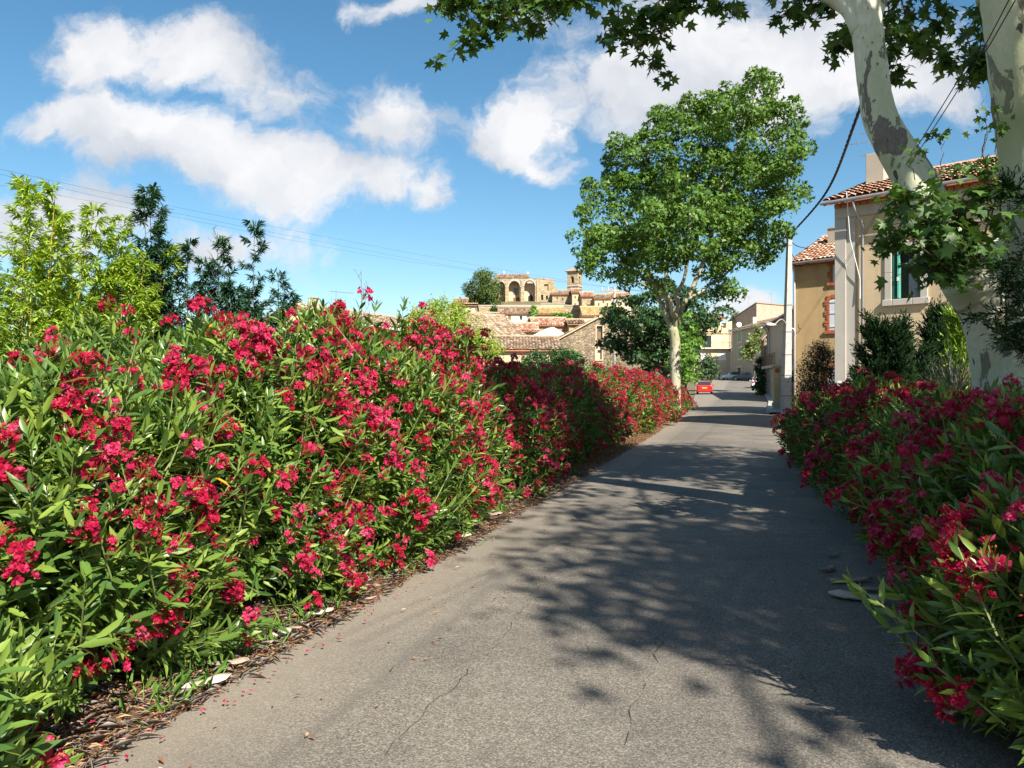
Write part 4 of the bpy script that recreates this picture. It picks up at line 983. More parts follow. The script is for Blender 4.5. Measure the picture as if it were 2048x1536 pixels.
def dead_bush(px, Y, top, rpx, label):
    rng = random.Random(3); bx = X_at(px, Y); root = empty('dead_bush', (bx, Y, 0), 0, label, 'bush'); H = Z_at(top, Y); R = rpx / F * Y; mb = MB(); mb2 = MB()
    for k in range(330):
        a = rng.uniform(0, 6.283); o = Vector((rng.gauss(0, .1), rng.gauss(0, .1), H * rng.uniform(.3, .7))); L = R * rng.uniform(.5, 1.1)
        e = o + Vector((math.cos(a) * L, math.sin(a) * L, H * rng.uniform(-.05, .4))); e.z = min(e.z, H); mid = o.lerp(e, .6) + Vector((0, 0, rng.uniform(-.05, .08)))
        (mb if k % 3 else mb2).tube([o, mid, e + Vector((rng.gauss(0, .05), rng.gauss(0, .05), rng.gauss(0, .05)))], [.008, .006, .003], 3, False)
    for k in range(9): mb2.tube([Vector((rng.gauss(0, .05), rng.gauss(0, .05), -.05)), Vector((rng.gauss(0, .1), rng.gauss(0, .1), H * .6))], [.02, .01], 5, False)
    mb.build('twigs', MAT['grey_twig'], root, kind='stuff'); mb2.build('branches', MAT['brown_twig'], root, kind='stuff')
dead_bush(1912, 11.5, 700, 60, 'grey dried-out bush of bare twigs left of the leaning trunk')
def cypress_branches():
    base = Vector((6.4, 6.6, 0)); root = empty('cypress_tree', base, 0, 'feathery cypress whose boughs reach in at the right edge before the trunk', 'tree')
    rng = random.Random(17); nr = np.random.default_rng(17); mb = MB(); limb(mb, [Vector((0, 0, -.1)), Vector((.05, 0, 2)), Vector((0, .1, 5))], .12, .03, 8); mb.build('trunk', MAT['old_bark'], root, smooth=True)
    B = [[(2150, 520), (2060, 520), (1990, 530), (1900, 500)], [(2150, 640), (2060, 630), (2000, 625), (1945, 635)], [(2150, 560), (2070, 560), (2020, 575)], [(2150, 700), (2070, 690), (2030, 680), (2000, 665)], [(2120, 450), (2040, 530), (2010, 560)],
         [(2150, 380), (2060, 400), (2025, 385), (2015, 370)], [(2150, 620), (2090, 640), (2035, 655)], [(2140, 600), (2070, 590), (2040, 600)], [(2160, 720), (2090, 715), (2050, 700)]]
    B += [[(2200, 100 + 70 * k), (2150, 110 + 70 * k), (2100, 130 + 70 * k)] for k in range(8)]
    pos, dr = [], []
    for b in B:
        p3 = [P(a, c, 6.35 + rng.uniform(-.1, .15)) - base for a, c in b]; mb = MB(); pts = limb(mb, [Vector((0, 0, max(.5, p3[0].z - .4)))] + p3, .016, .003, 5); mb.build('branch', MAT['brown_twig'], root)
        for i in range(4, len(pts) - 1):
            for q in range(9):
                o = pts[i].lerp(pts[i + 1], rng.random()); t = (pts[i + 1] - pts[i]).normalized(); sd = (t * .8 + Vector((rng.gauss(0, .4), rng.gauss(0, .4), rng.gauss(0, .5)))).normalized()
                for j in range(7): pos.append(o + sd * .022 * j); dr.append(sd + Vector((rng.gauss(0, .4), rng.gauss(0, .4), rng.gauss(0, .4))))
    pos, dr = np.array(pos), np.array(dr); m = len(pos); l = .055 * nr.uniform(.5, 1.3, m)
    V, Fc = leaves(pos, dr, nr.normal(0, 1, (m, 3)), l, l * .15, T_THIN); np_mesh('foliage', V, Fc, MAT['juniper_needle'], root, kind='stuff')
cypress_branches()
# ------------------------------------------------------------------ buildings
def facade(mb, top, z0, ops, y=0.0, rev=.2):
    """front wall in the plane y: polyline top [(x,z)...], openings (x0,x1,z0,z1) with reveals going inwards"""
    xs = sorted(set([p[0] for p in top] + [o[0] for o in ops] + [o[1] for o in ops])); xs = [x for x in xs if top[0][0] - 1e-6 <= x <= top[-1][0] + 1e-6]
    tx, tz = [p[0] for p in top], [p[1] for p in top]; T = lambda x: float(np.interp(x, tx, tz))
    for a, b in zip(xs[:-1], xs[1:]):
        m = (a + b) / 2; cuts = sorted([(o[2], o[3]) for o in ops if o[0] < m < o[1]]); z = z0
        for (c, d) in cuts:
            if c > z: mb.quad((a, y, z), (b, y, z), (b, y, c), (a, y, c))
            z = d
        mb.quad((a, y, z), (b, y, z), (b, y, T(b)), (a, y, T(a)))
    for (a, b, c, d) in [o[:4] for o in ops]:
        q = y + rev
        mb.quad((a, y, c), (a, q, c), (a, q, d), (a, y, d)); mb.quad((b, q, c), (b, y, c), (b, y, d), (b, q, d))
        mb.quad((a, y, d), (a, q, d), (b, q, d), (b, y, d)); mb.quad((a, q, c), (a, y, c), (b, y, c), (b, q, c))
        mb.quad((a, q, c), (b, q, c), (b, q, d), (a, q, d))
    return mb
def tiles(parent, O, ex, es, L, S, w, h, mat, seg=4, seed=0, name='roof_tiles'):
    """curved clay tiles laid in overlapping rows over a roof plane"""
    rng = np.random.default_rng(seed); O, ex, es = Vector(O), Vector(ex).normalized(), Vector(es).normalized(); nz = ex.cross(es)
    nc, nr_ = max(1, int(L / w)), max(1, int(S / h)); w = L / nc; h = S / nr_
    ang = np.linspace(0, math.pi, seg + 1); V = []; Fq = []; k = 0
    ex, es, nz, O = map(np.array, (ex, es, nz, O))
    for i in range(nc):
        for j in range(nr_):
            c = O + ex * (w * (i + .5) + rng.normal(0, w * .04)) + es * (h * j + rng.normal(0, h * .05)); lift = rng.normal(0, .006)
            for (t, r, l) in ((-.04 * h, w * .56, .045 + lift), (1.12 * h, w * .44, .012)):
                V.append(c[None] + es[None] * t + ex[None] * (-np.cos(ang) * r)[:, None] + nz[None] * (np.sin(ang) * r * .72 + l)[:, None])
            n = seg + 1
            for a in range(seg): Fq.append((k + a, k + a + 1, k + n + a + 1, k + n + a))
            k += 2 * n
    return np_mesh(name, np.concatenate(V), [np.array(Fq)], mat, parent, kind='stuff')
def window(house, x0, x1, z0, z1, kind, y=0.0, rev=.2, sur=None, sw=.14, shut='green_light', sill=True):
    """one window with its sub-parts; local coordinates of the house"""
    fr = MB(); t = .05 if x1 - x0 > .5 else .04; q = y + rev - .05
    if sur:
        fr.box(x0 - sw, x0 - .002, y - .03, y + .04, z0, z1 + sw); fr.box(x1 + .002, x1 + sw, y - .03, y + .04, z0, z1 + sw); fr.box(x0, x1, y - .034, y + .036, z1 + .002, z1 + sw - .002)
        if sill: fr.box(x0 - sw - .05, x1 + sw + .05, y - .09, y + .05, z0 - sw, z0 - .002)
        w = fr.build('window', MAT[sur], house)
    else:
        fr.box(x0, x0 + t, q, q + .04, z0, z1); fr.box(x1 - t, x1, q, q + .04, z0, z1); fr.box(x0 + t, x1 - t, q, q + .04, z1 - t, z1); fr.box(x0 + t, x1 - t, q, q + .04, z0, z0 + t)
        w = fr.build('window', MAT['window_frame'], house)
    if kind == 'glass':
        p = MB().box(x0 + t, x1 - t, q + .012, q + .024, z0 + t, z1 - t).build('pane', MAT['glass'], w)
        m = MB(); xm = (x0 + x1) / 2; m.box(xm - .025, xm + .025, q - .002, q + .03, z0 + t, z1 - t); m.box(x0 + t, xm - .025, q, q + .028, (z0 + z1) / 2 - .015, (z0 + z1) / 2 + .015); m.box(xm + .025, x1 - t, q, q + .028, (z0 + z1) / 2 - .015, (z0 + z1) / 2 + .015); m.build('glazing_bar', MAT['window_frame'], w)
    elif kind == 'dark':
        MB().box(x0 + .01, x1 - .01, y + rev - .02, y + rev - .008, z0 + .01, z1 - .01).build('pane', MAT['glass'], w)
    elif kind == 'shutter':
        xm = (x0 + x1) / 2
        for (a, b) in ((x0 + .01, xm - .006), (xm + .006, x1 - .01)):
            m = MB(); m.box(a, b, y + .02, y + .055, z0 + .01, z1 - .01)
            for zz in (.18, .5, .82): m.box(a + .01, b - .01, y + .005, y + .021, z0 + (z1 - z0) * zz - .03, z0 + (z1 - z0) * zz + .03)
            m.build('shutter', MAT[shut], w)
    elif kind == 'roller':
        m = MB(); n = max(4, int((z1 - z0) / .12)); hh = (z1 - z0) / n
        for i in range(n): m.box(x0 + .02, x1 - .02, y + .10 + .004 * (i % 2), y + .13, z0 + i * hh, z0 + (i + .93) * hh)
        m.build('shutter', MAT[shut], w)
    elif kind == 'door':
        m = MB(); m.box(x0 + .01, x1 - .01, y + rev - .06, y + rev - .02, z0, z1 - .01)
        for i in range(3): m.box(x0 + .06, x1 - .06, y + rev - .075, y + rev - .058, z0 + (z1 - z0) * (.06 + .31 * i), z0 + (z1 - z0) * (.06 + .31 * i + .25))
        m.build('door_leaf', MAT[shut], w)
    return w
def chimney(house, x, y, z, w=.45, d=.5, h=1.1, mat='grey_render', cap=True):
    c = MB().bbox(x - w / 2, x + w / 2, y - d / 2, y + d / 2, z - .9, z + h, .015).build('chimney', MAT[mat], house)
    if cap: MB().box(x - w / 2 - .05, x + w / 2 + .05, y - d / 2 - .05, y + d / 2 + .05, z + h, z + h + .06).build('cap', MAT['concrete'], c)
    return c
def antenna(house, x, y, z, h=1.6, rz=0.0, n=8, mast=.018, s=1.0):
    m = MB(); m.tube([(x, y, z - .5), (x, y, z + h)], mast, 5)
    d = Vector((math.cos(rz), math.sin(rz), 0)); q = Vector((-d.y, d.x, 0)); o = Vector((x, y, z + h - .1)); m.tube([o - d * .35 * s, o + d * 1.0 * s], .012, 4)
    for i in range(n):
        c = o + d * (-.3 + 1.25 * i / (n - 1)) * s; m.tube([c - q * .28 * s * (1 - .05 * i), c + q * .28 * s * (1 - .05 * i)], .007, 3)
    o2 = o - Vector((0, 0, .45)); m.tube([o2 - d * .3 * s, o2 + d * .6 * s], .012, 4)
    for i in range(5):
        c = o2 + d * (-.25 + .8 * i / 4) * s; m.tube([c - Vector((0, 0, .2)), c + Vector((0, 0, .2))], .007, 3)
    return m.build('antenna', MAT['aluminium'], house)
def house(name, label, loc, rz, L, D, H, pitch, wall, roof, ops=(), ridge='x', ov=.35, tw=.22, th=.36, seg=4, base=-3.0, seed=0, tile=True, sides=True, cat='house', group=None, rev=.2):
    """gabled house: local x along the street front, y into the house; ops = dict list"""
    root = empty(name, loc, rz, label, cat, group); tp = math.tan(pitch)
    rects = [o['r'] for o in ops]
    mb = MB(); hr = H + (D / 2) * tp if ridge == 'x' else H + (L / 2) * tp
    if ridge == 'x':
        facade(mb, [(0, H), (L, H)], base, rects, 0, rev)
        mb.add([(0, 0, base), (0, D, base), (0, D, H), (0, D / 2, hr), (0, 0, H)], [(4, 3, 2, 1, 0)]); mb.add([(L, 0, base), (L, D, base), (L, D, H), (L, D / 2, hr), (L, 0, H)], [(0, 1, 2, 3, 4)])
        mb.quad((L, D, base), (0, D, base), (0, D, H), (L, D, H))
    else:
        facade(mb, [(0, H), (L / 2, hr), (L, H)], base, rects, 0, rev)
        mb.quad((0, D, base), (0, 0, base), (0, 0, H), (0, D, H)); mb.quad((L, 0, base), (L, D, base), (L, D, H), (L, 0, H)); mb.add([(0, D, base), (L, D, base), (L, D, H), (L / 2, D, hr), (0, D, H)], [(4, 3, 2, 1, 0)])
    mb.build('wall', MAT[wall], root)
    # roof: deck with a tile cover on every slope
    if ridge == 'x': slopes = [(Vector((-ov * .6, -ov, H - ov * tp)), Vector((1, 0, 0)), Vector((0, 1, tp)), L + ov * 1.2, (D / 2 + ov) * math.sqrt(1 + tp * tp)), (Vector((L + ov * .6, D + ov, H - ov * tp)), Vector((-1, 0, 0)), Vector((0, -1, tp)), L + ov * 1.2, (D / 2 + ov) * math.sqrt(1 + tp * tp))]
    else: slopes = [(Vector((-ov, D + ov * .6, H - ov * tp)), Vector((0, -1, 0)), Vector((1, 0, tp)), D + ov * 1.2, (L / 2 + ov) * math.sqrt(1 + tp * tp)), (Vector((L + ov, -ov * .6, H - ov * tp)), Vector((0, 1, 0)), Vector((-1, 0, tp)), D + ov * 1.2, (L / 2 + ov) * math.sqrt(1 + tp * tp))]
    dk = MB()
    for (O, ex, es, a, b) in slopes:
        e = es.normalized(); n = ex.cross(e); A = [O, O + ex * a, O + ex * a + e * b, O + e * b]; up_ = Vector((0, 0, .06)); dk.add([p + up_ * .9 for p in A] + [p - up_ for p in A], [(0, 1, 2, 3), (7, 6, 5, 4), (0, 4, 5, 1), (1, 5, 6, 2), (2, 6, 7, 3), (3, 7, 4, 0)])
    rf = dk.build('roof', MAT['genoise' if tile else roof], root)
    if tile:
        for k, (O, ex, es, a, b) in enumerate(slopes):
            if k == 1 and ridge == 'x' and not sides: continue
            tiles(rf, O + Vector((0, 0, .06)), ex, es, a, b, tw, th, MAT[roof], seg, seed + k)
        m = MB(); N = 14    # ridge caps
        if ridge == 'x': pts = [(-ov * .6 + (L + ov * 1.2) * i / N, D / 2, hr + .09) for i in range(N + 1)]
        else: pts = [(L / 2, -ov * .6 + (D + ov * 1.2) * i / N, hr + .09) for i in range(N + 1)]
        m.tube(pts, tw * .55, 6); m.build('ridge_cap', MAT[roof], rf)
    for o in ops:
        if o.get('k'): window(root, *o['r'], o['k'], 0, rev, o.get('sur'), o.get('sw', .12), o.get('shut', 'green_light'), o.get('sill', True))
    return root
def on_line(px, A, d):
    """distance along the ground line A + t d seen at photo column px"""
    r = (px - 1024) / F; return (r * A[1] - A[0]) / (d[0] - r * d[1])

# --- ochre house with the green-shuttered window
def ochre_house():
    A = (10.54, 25.0); rz = math.radians(-45); d = (math.cos(rz), math.sin(rz)); H = 7.55; pitch = math.radians(19)
    L_ = lambda px: on_line(px, A, d)
    Zf = lambda px, py: Z_at(py, A[1] + d[1] * L_(px))
    x0, x1 = L_(1784), L_(1841); z0, z1 = Zf(1812, 597), Zf(1812, 498)
    u0, u1 = L_(1996), L_(2022)
    root = house('ochre_house', 'large ochre rendered house behind the near plane trunk', (A[0], A[1], 0), rz, 13.0, 8.0, H, pitch, 'sand_render', 'tile_terracotta', [{'r': (x0, x1, z0, z1)}, {'r': (u0, u1, 6.35, 7.1), 'k': 'dark', 'sur': 'dressed_stone', 'sw': .12}, {'r': (x0 + 4.6, x1 + 4.6, z0, z1), 'k': 'shutter', 'shut': 'green_paint', 'sur': 'dressed_stone', 'sw': .2}],
                 ov=.42, tw=.205, th=.34, seg=5, seed=3)
    # stone frame of the big window, stone by stone
    MBp = lambda *b: MB().bbox(*b, .012)
    hz = (z1 - z0); s = .21
    fr = MBp(x0 - s, x0 - .002, -.05, .04, z0, z0 + hz * .55).build('window', MAT['dressed_stone'], root)
    MBp(x0 - s, x0 - .002, -.05, .04, z0 + hz * .55 + .008, z1).build('stone', MAT['dressed_stone'], fr)
    MBp(x1 + .002, x1 + s, -.05, .04, z0, z0 + hz * .42).build('stone', MAT['dressed_stone'], fr); MBp(x1 + .002, x1 + s, -.05, .04, z0 + hz * .42 + .008, z1).build('stone', MAT['dressed_stone'], fr)
    MBp(x0 - s, x1 + s, -.055, .04, z1 + .006, z1 + .27).build('lintel', MAT['dressed_stone'], fr)
    for a, b in ((x0 - s - .05, x0 + .04), (x0 + .048, x1 - .2), (x1 - .192, x1 + s + .05)): MBp(a, b, -.11, .04, z0 - .19, z0 - .006).build('sill_stone', MAT['dressed_stone'], fr)
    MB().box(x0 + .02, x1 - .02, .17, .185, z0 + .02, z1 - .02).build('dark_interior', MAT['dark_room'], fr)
    MB().box(x0 + .44, x1 - .05, .14, .155, z0 + .03, z1 - .30).build('curtain', MAT['curtain'], fr)
    MB().box(x0 + .02, x0 + .10, -.02, .12, z0 + .02, z1 - .02).build('shutter', MAT['green_paint'], fr)
    sh = MB().box(x0 + .17, x0 + .215, -.06, .13, z0 + .03, z1 - .03).build('shutter', MAT['green_light'], fr)
    MB().box(x0 + .165, x0 + .22, -.075, -.055, z0 + .55, z0 + .67).build('latch', MAT['white_iron'], sh)
    MB().box(x1 - .05, x1 - .01, .0, .14, z0 + .02, z1 - .02).build('shutter', MAT['green_paint'], fr)
    # corner pilaster, frieze, genoise, gutter, pipes
    MBp(-.02, .34, -.10, .3, -3, H - .62).build('pilaster', MAT['dressed_stone'], root)
    MBp(.342, .62, -.05, .02, -3, H - .62).build('pilaster', MAT['dressed_stone'], root)
    MB().box(-.03, 13.0, -.07, .02, H - .61, H - .27).build('frieze', MAT['dressed_stone'], root)
    g = MB()
    for r in range(2):
        for i in range(64): g.tube([(i * .205 + .1 + .1 * r, -.02, H - .17 + .11 * r - .03), (i * .205 + .1 + .1 * r, -.2 - .13 * r, H - .17 + .11 * r - .03)], .092, 7)
    g.box(-.03, 13.0, -.1, .02, H - .26, H - .16); g.box(-.03, 13.0, -.22, .02, H - .125, H - .05); g.build('genoise', MAT['genoise'], root, kind='stuff')
    gu = MB(); O = H - .40 * math.tan(pitch)
    gu.tube([(-.3, -.52, O), (13.2, -.52, O)], .055, 8); gu.build('gutter', MAT['zinc'], root)
    MB().tube([(.72, -.5, O - .05), (.74, -.45, O - .3), (.86, -.1, O - .75), (.86, -.1, -3)], .042, 8).build('downpipe', MAT['zinc'], root, smooth=True)
    MB().tube([(.52, -.5, O + .25), (.55, -.3, 6.2), (.80, -.12, 4.9), (.80, -.14, 4.3)], .014, 6).build('white_pipe', MAT['white_pipe'], root)
    chimney(root, .34, 2.6, H + 2.6 * math.tan(pitch), .60, .45, 1.1, 'grey_render', False)
    antenna(root, .2, 2.95, H + 1.3, 1.35, math.radians(200), 9); antenna(root, .6, 3.0, H + 1.3, 1.7, math.radians(190), 6)
    MB().box(9.2, 10.4, 1.2, 1.9, H + .3, H + 1.2).build('skylight', MAT['lamp_grey'], root)
    return root
ochre_house()

# --- second house with brick trimmed windows
def brick_house():
    A = (13.93, 38.0); rz = math.radians(-45); d = (math.cos(rz), math.sin(rz)); H = 7.62; pitch = math.radians(24)
    L_ = lambda px: on_line(px, A, d)
    xs = L_(1659); lo = (xs, xs + .95, 4.16, 5.66); up = (L_(1665.5), L_(1665.5) + .9, 6.45, 7.3); g0 = (xs - .1, xs + 1.0, .1, 2.3)
    root = house('brick_trimmed_house', 'ochre house with brick window trim and white shutters behind the utility pole', (A[0], A[1], 0), rz, 9.0, 7.5, H, pitch, 'ochre_render', 'tile_terracotta', [{'r': lo, 'k': None}, {'r': up, 'k': None}, {'r': g0, 'k': None}], ov=.32, tw=.205, th=.34, seg=5, seed=13)
    rng = random.Random(4)
    br = MB(); 
    for (w, nb) in ((lo, 14), (up, 8), (g0, 20)):
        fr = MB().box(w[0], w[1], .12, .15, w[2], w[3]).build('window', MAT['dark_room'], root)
        hb = (w[3] - w[2] + .2) / nb
        for i in range(nb):
            for sgn in (-1, 1):
                e = w[0] if sgn < 0 else w[1]; ln = .24 if (i // 2) % 2 else .13
                a, b = (e - ln, e - .002) if sgn < 0 else (e + .002, e + ln)
                m = MB().bbox(a, b, -.035 - rng.uniform(0, .012), .05, w[2] - .02 + i * hb + .008, w[2] - .02 + (i + 1) * hb - .006, .008); m.build('brick', MAT['brick'], fr)
        for i in range(8):
            q = (w[1] - w[0] + .1) / 8; cx = w[0] - .05 + (i + .5) * q; arc = .07 * (1 - ((i - 3.5) / 3.5) ** 2)
            MB().bbox(cx - q / 2 + .005, cx + q / 2 - .005, -.04, .05, w[3] + arc - .02, w[3] + arc + .17, .008).build('brick', MAT['brick'], fr)
        for i in range(4):
            q = (w[1] - w[0] + .5) / 4; MB().bbox(w[0] - .25 + i * q + .004, w[0] - .25 + (i + 1) * q - .004, -.09, .05, w[2] - .16, w[2] - .024, .008).build('sill_brick', MAT['brick'], fr)
        xm = (w[0] + w[1]) / 2
        for a, b in ((w[0] + .01, xm - .005), (xm + .005, w[1] - .01)):
            m = MB(); n = 4; q = (b - a) / n
            for i in range(n): m.box(a + i * q, a + (i + 1) * q - .006, -.012, .02, w[2] + .02, w[3] - .01)
            for zz in (.12, .55, .9): m.box(a + .005, b - .01, -.035, -.0125, w[2] + (w[3] - w[2]) * zz - .035, w[2] + (w[3] - w[2]) * zz + .035)
            m.build('shutter', MAT['shutter_white'], fr)
    gu = MB(); O = H - .30 * math.tan(pitch); gu.tube([(-.2, -.42, O), (9.2, -.42, O)], .07, 8); gu.build('gutter', MAT['zinc_dark'], root)
    gb = MB().box(-.02, 9.0, -.14, .01, H - .24, H - .08); gb.build('genoise', MAT['brick'], root)
    MB().tube([(.10, -.42, O - .05), (.06, -.10, O - .45), (.06, -.08, -1)], .05, 8).build('downpipe', MAT['white_pipe'], root, smooth=True)
    chimney(root, 1.0, 2.4, H + 2.4 * math.tan(pitch), .45, .6, .75, 'grey_render', True)
    m = MB(); m.tube([(.35, -.02, 4.3), (.35, -.3, 4.35), (.35, -.3, 4.5)], .02, 5); m.build('wire_bracket', MAT['iron'], root)
brick_house()

# --- yellow house behind the left hedge
def yellow_house():
    rz = math.radians(67); d = (math.cos(rz), math.sin(rz)); A = (X_at(722, 40) - d[0] * 2.5, 40 - d[1] * 2.5); H = 4.75
    L_ = lambda px: on_line(px, A, d)
    w = L_(780); w2 = L_(793)
    house('yellow_house', 'yellow rendered house with tiled roof behind the left oleanders', (A[0], A[1], 0), rz, 10.5, 4.2, H, math.radians(20), 'yellow_render', 'tile_old', [{'r': (w, w2, 3.3, 4.2), 'k': 'glass', 'sur': 'white_render', 'sw': .1}, {'r': (w - 2.9, w - 2.2, 3.0, 4.2), 'k': 'glass', 'sur': 'white_render', 'sw': .1}], ov=.45, tw=.23, th=.38, seed=23)
    o = bpy.data.objects['yellow_house']; gu = MB(); gu.tube([(-.2, -.56, H - .16), (10.8, -.56, H - .16)], .07, 7); gu.build('gutter', MAT['white_pipe'], o)
    MB().box(-.02, 10.5, -.30, .01, H - .42, H - .17).build('genoise', MAT['genoise'], o)
    chimney(o, 1.6, 2.3, H + .75, .4, .4, .55, 'pale_render'); antenna(o, L_(735), 2.0, H + .6, 1.3, math.radians(-30), 7)
yellow_house()

# --- village on the hill
def vhouse(name, label, pl, pr, ye, yr, Y, wall, roof, ops=(), D=8, tw=.42, th=.8, seg=2, ridge='x', yb=None, tile=True, seed=0, yaw=0, cat='house', ov=.4):
    x0, x1 = X_at(pl, Y), X_at(pr, Y); zb = gz((x0 + x1) / 2, Y); L = x1 - x0; H = Z_at(ye, Y) - zb
    if ridge == 'x': hr = Z_at(yr, Y + D / 2) - Z_at(ye, Y); pitch = math.atan2(max(hr, .3), D / 2)
    else: hr = Z_at(yr, Y) - Z_at(ye, Y); pitch = math.atan2(max(hr, .3), L / 2)
    O = []
    for (a, b, t, u, k, *sh) in ops:
        r = (X_at(a, Y) - x0, X_at(b, Y) - x0, Z_at(u, Y) - zb, Z_at(t, Y) - zb); e = {'r': r, 'k': k}
        if sh: e['shut'] = sh[0]
        if len(sh) > 1: e['sur'] = sh[1]; e['sw'] = .18
        O.append(e)
    return house(name, label, (x0, Y, zb), yaw, L, D, H, pitch, wall, roof, O, ridge, ov, tw, th, seg, -5, seed, tile, True, cat, None, .3)
vhouse('village_house', 'dark-roofed low house at the left end of the hilltop', 907, 934, 604, 598, 192, 'brown_render', 'tile_old', [], 8, seed=31)
vhouse('village_house', 'plain beige block house left below the pine', 896, 951, 611, 609, 142, 'pale_render', 'tile_old', [(936, 942, 621, 633, 'dark'), (918, 922, 619, 625, 'shutter', 'wood_brown'), (905, 909, 619, 625, 'dark')], 10, seed=32)
vhouse('village_house', 'low pale outbuilding below the pine with a flat tiled roof', 938, 996, 634, 627.5, 128, 'white_render', 'tile_old', [], 8, seed=33)
vhouse('village_house', 'white house with wide tiled roof below the arches', 997, 1075, 626.5, 615, 150, 'white_render', 'tile_old', [(1039, 1044.5, 631, 640, 'dark'), (1016, 1022, 630, 640, 'shutter', 'wood_brown'), (1060, 1064, 631, 638, 'dark')], 10, seed=34)
vhouse('village_house', 'lean-to with a dark open porch beside the white house', 1075.5, 1127, 627.5, 616, 149, 'pale_render', 'tile_yellow', [(1078, 1124, 629, 642, None)], 9, seed=35)
vhouse('village_house', 'stone house with tiled roof left of the bell tower', 1104.5, 1144, 589, 582, 203, 'castle_stone', 'tile_old', [(1113, 1115.5, 594, 599, 'dark'), (1124, 1126.5, 596, 601, 'dark'), (1135, 1137.5, 594, 599, 'dark')], 9, seed=36)
vhouse('village_house', 'tall sand coloured house directly under the bell tower', 1144.5, 1163, 585, 579, 199, 'sand_render', 'tile_terracotta', [(1158, 1160, 620, 624, 'dark'), (1149, 1151.5, 592, 597, 'dark'), (1157, 1159, 592, 597, 'dark'), (1149, 1151.5, 606, 612, 'shutter', 'wood_brown')], 9, seed=37)
vhouse('village_house', 'narrow stone house right of the tall sand house', 1163.5, 1189, 593, 585, 188, 'castle_stone', 'tile_terracotta', [(1165, 1168, 616, 622, 'dark'), (1174, 1179, 609, 616, 'dark'), (1181, 1184, 600, 604, 'dark')], 9, seed=38)
vhouse('village_house', 'cream house with shaded windows at the right end of the hilltop', 1189.5, 1222, 597, 590, 186, 'cream_render', 'tile_old', [(1196, 1199, 606, 612, 'dark'), (1205, 1208, 601, 607, 'dark'), (1213, 1216, 606, 612, 'dark')], 9, seed=39)
vhouse('village_house', 'pale house with a chimney partly behind the tall plane crown', 1222.5, 1262, 594, 587, 190, 'pale_render', 'tile_terracotta', [(1232, 1235, 600, 606, 'dark'), (1246, 1249, 600, 606, 'dark')], 9, seed=40)
o_ = vhouse('village_house', 'beige house with yellowish tiled roof behind the stone barn', 1167, 1250, 631, 615, 150, 'beige_render', 'tile_yellow', [(1184, 1190, 636, 648, 'dark', 'green_light', 'white_render'), (1204, 1209, 636, 644, 'dark', 'green_light', 'white_render'), (1224, 1229, 634, 644, 'dark', 'green_light', 'white_render')], 11, seed=41)
vhouse('village_house', 'brown-walled house with pinkish roof above the white canvas', 1067, 1137, 650, 637, 113, 'brown_render', 'tile_terracotta', [(1096, 1101, 652, 658, 'dark')], 8, seed=42, tw=.36, yaw=math.radians(4))
vhouse('village_house', 'small stone house between the canvas and the barn', 1138, 1169, 648, 641, 110, 'castle_stone', 'tile_old', [(1147, 1157, 652, 656, 'shutter', 'wood_door')], 8, seed=43)
vhouse('village_house', 'low house with pink tiled roof left of the white canvas', 1030, 1075, 662, 648, 108, 'sand_render', 'tile_terracotta', [], 8, seed=46, tw=.36)
vhouse('farm_shed', 'long low shed with old tiled roof before the barn', 992, 1118, 699, 675, 74, 'sand_render', 'tile_old', [], 9, tw=.30, th=.55, seg=3, seed=44, cat='shed')
def gable_roof_house():
    th = math.radians(35); D, L = 13.0, 13.0; rr = P(1006, 633, 101); zb = gz(rr.x, rr.y); c, s = math.cos(th), math.sin(th)
    ox, oy = rr.x - (c * L - s * D / 2), rr.y - (s * L + c * D / 2); H = 4.9 - 0
    pitch = math.atan2(rr.z - zb - H, D / 2)
    house('stone_house', 'big house with broad stony-looking tiled roof in the middle of the village', (ox, oy, zb), th, L, D, H, pitch, 'barn_stone', 'tile_old', [], 'x', .35, .30, .55, 3, -4, 45)
gable_roof_house()
def canvas_roof():
    Y = 92; b = P(1093, 680, Y); root = empty('white_canopy', (b.x, b.y, gz(b.x, b.y)), 0, 'bright white canvas canopy between the village roofs', 'canopy'); o = root.location
    A = [P(1058, 674, Y - 1), P(1126, 672, Y - 2), P(1131, 668, Y + 4), P(1107, 654, Y + 6), P(1096, 656, Y + 6)]; A = [p - o for p in A]
    m = MB(); dz = Vector((0, 0, -.12)); n = len(A); m.add(A + [p + dz for p in A], [tuple(range(n)), tuple(range(2 * n - 1, n - 1, -1))] + [(k, n + k, n + (k + 1) % n, (k + 1) % n) for k in range(n)]); m.build('canvas', MAT['white_sheet'], root)
    for p in A[:3]: MB().tube([(p.x, p.y, -1), (p.x, p.y, p.z - .1)], .06, 6).build('post', MAT['iron'], root)
canvas_roof()
def terrace_wall():
    Y = 178; x0, x1 = X_at(1082, Y), X_at(1129, Y); z = gz((x0 + x1) / 2, Y); root = empty('terrace_wall', (x0, Y, z), 0, 'pale balustraded terrace wall below the ruined arches', 'wall')
    h = Z_at(606, Y) - z; MB().box(0, x1 - x0, 0, .4, -4, h - .7).build('wall', MAT['castle_stone'], root); MB().box(-.1, x1 - x0 + .1, -.1, .5, h - .15, h).build('coping', MAT['dressed_stone'], root)
    m = MB(); n = 22
    for i in range(n): m.box((x1 - x0) * i / n, (x1 - x0) * (i + .62) / n, .08, .32, h - .7, h - .15)
    m.build('balusters', MAT['dressed_stone'], root, kind='stuff')
terrace_wall()
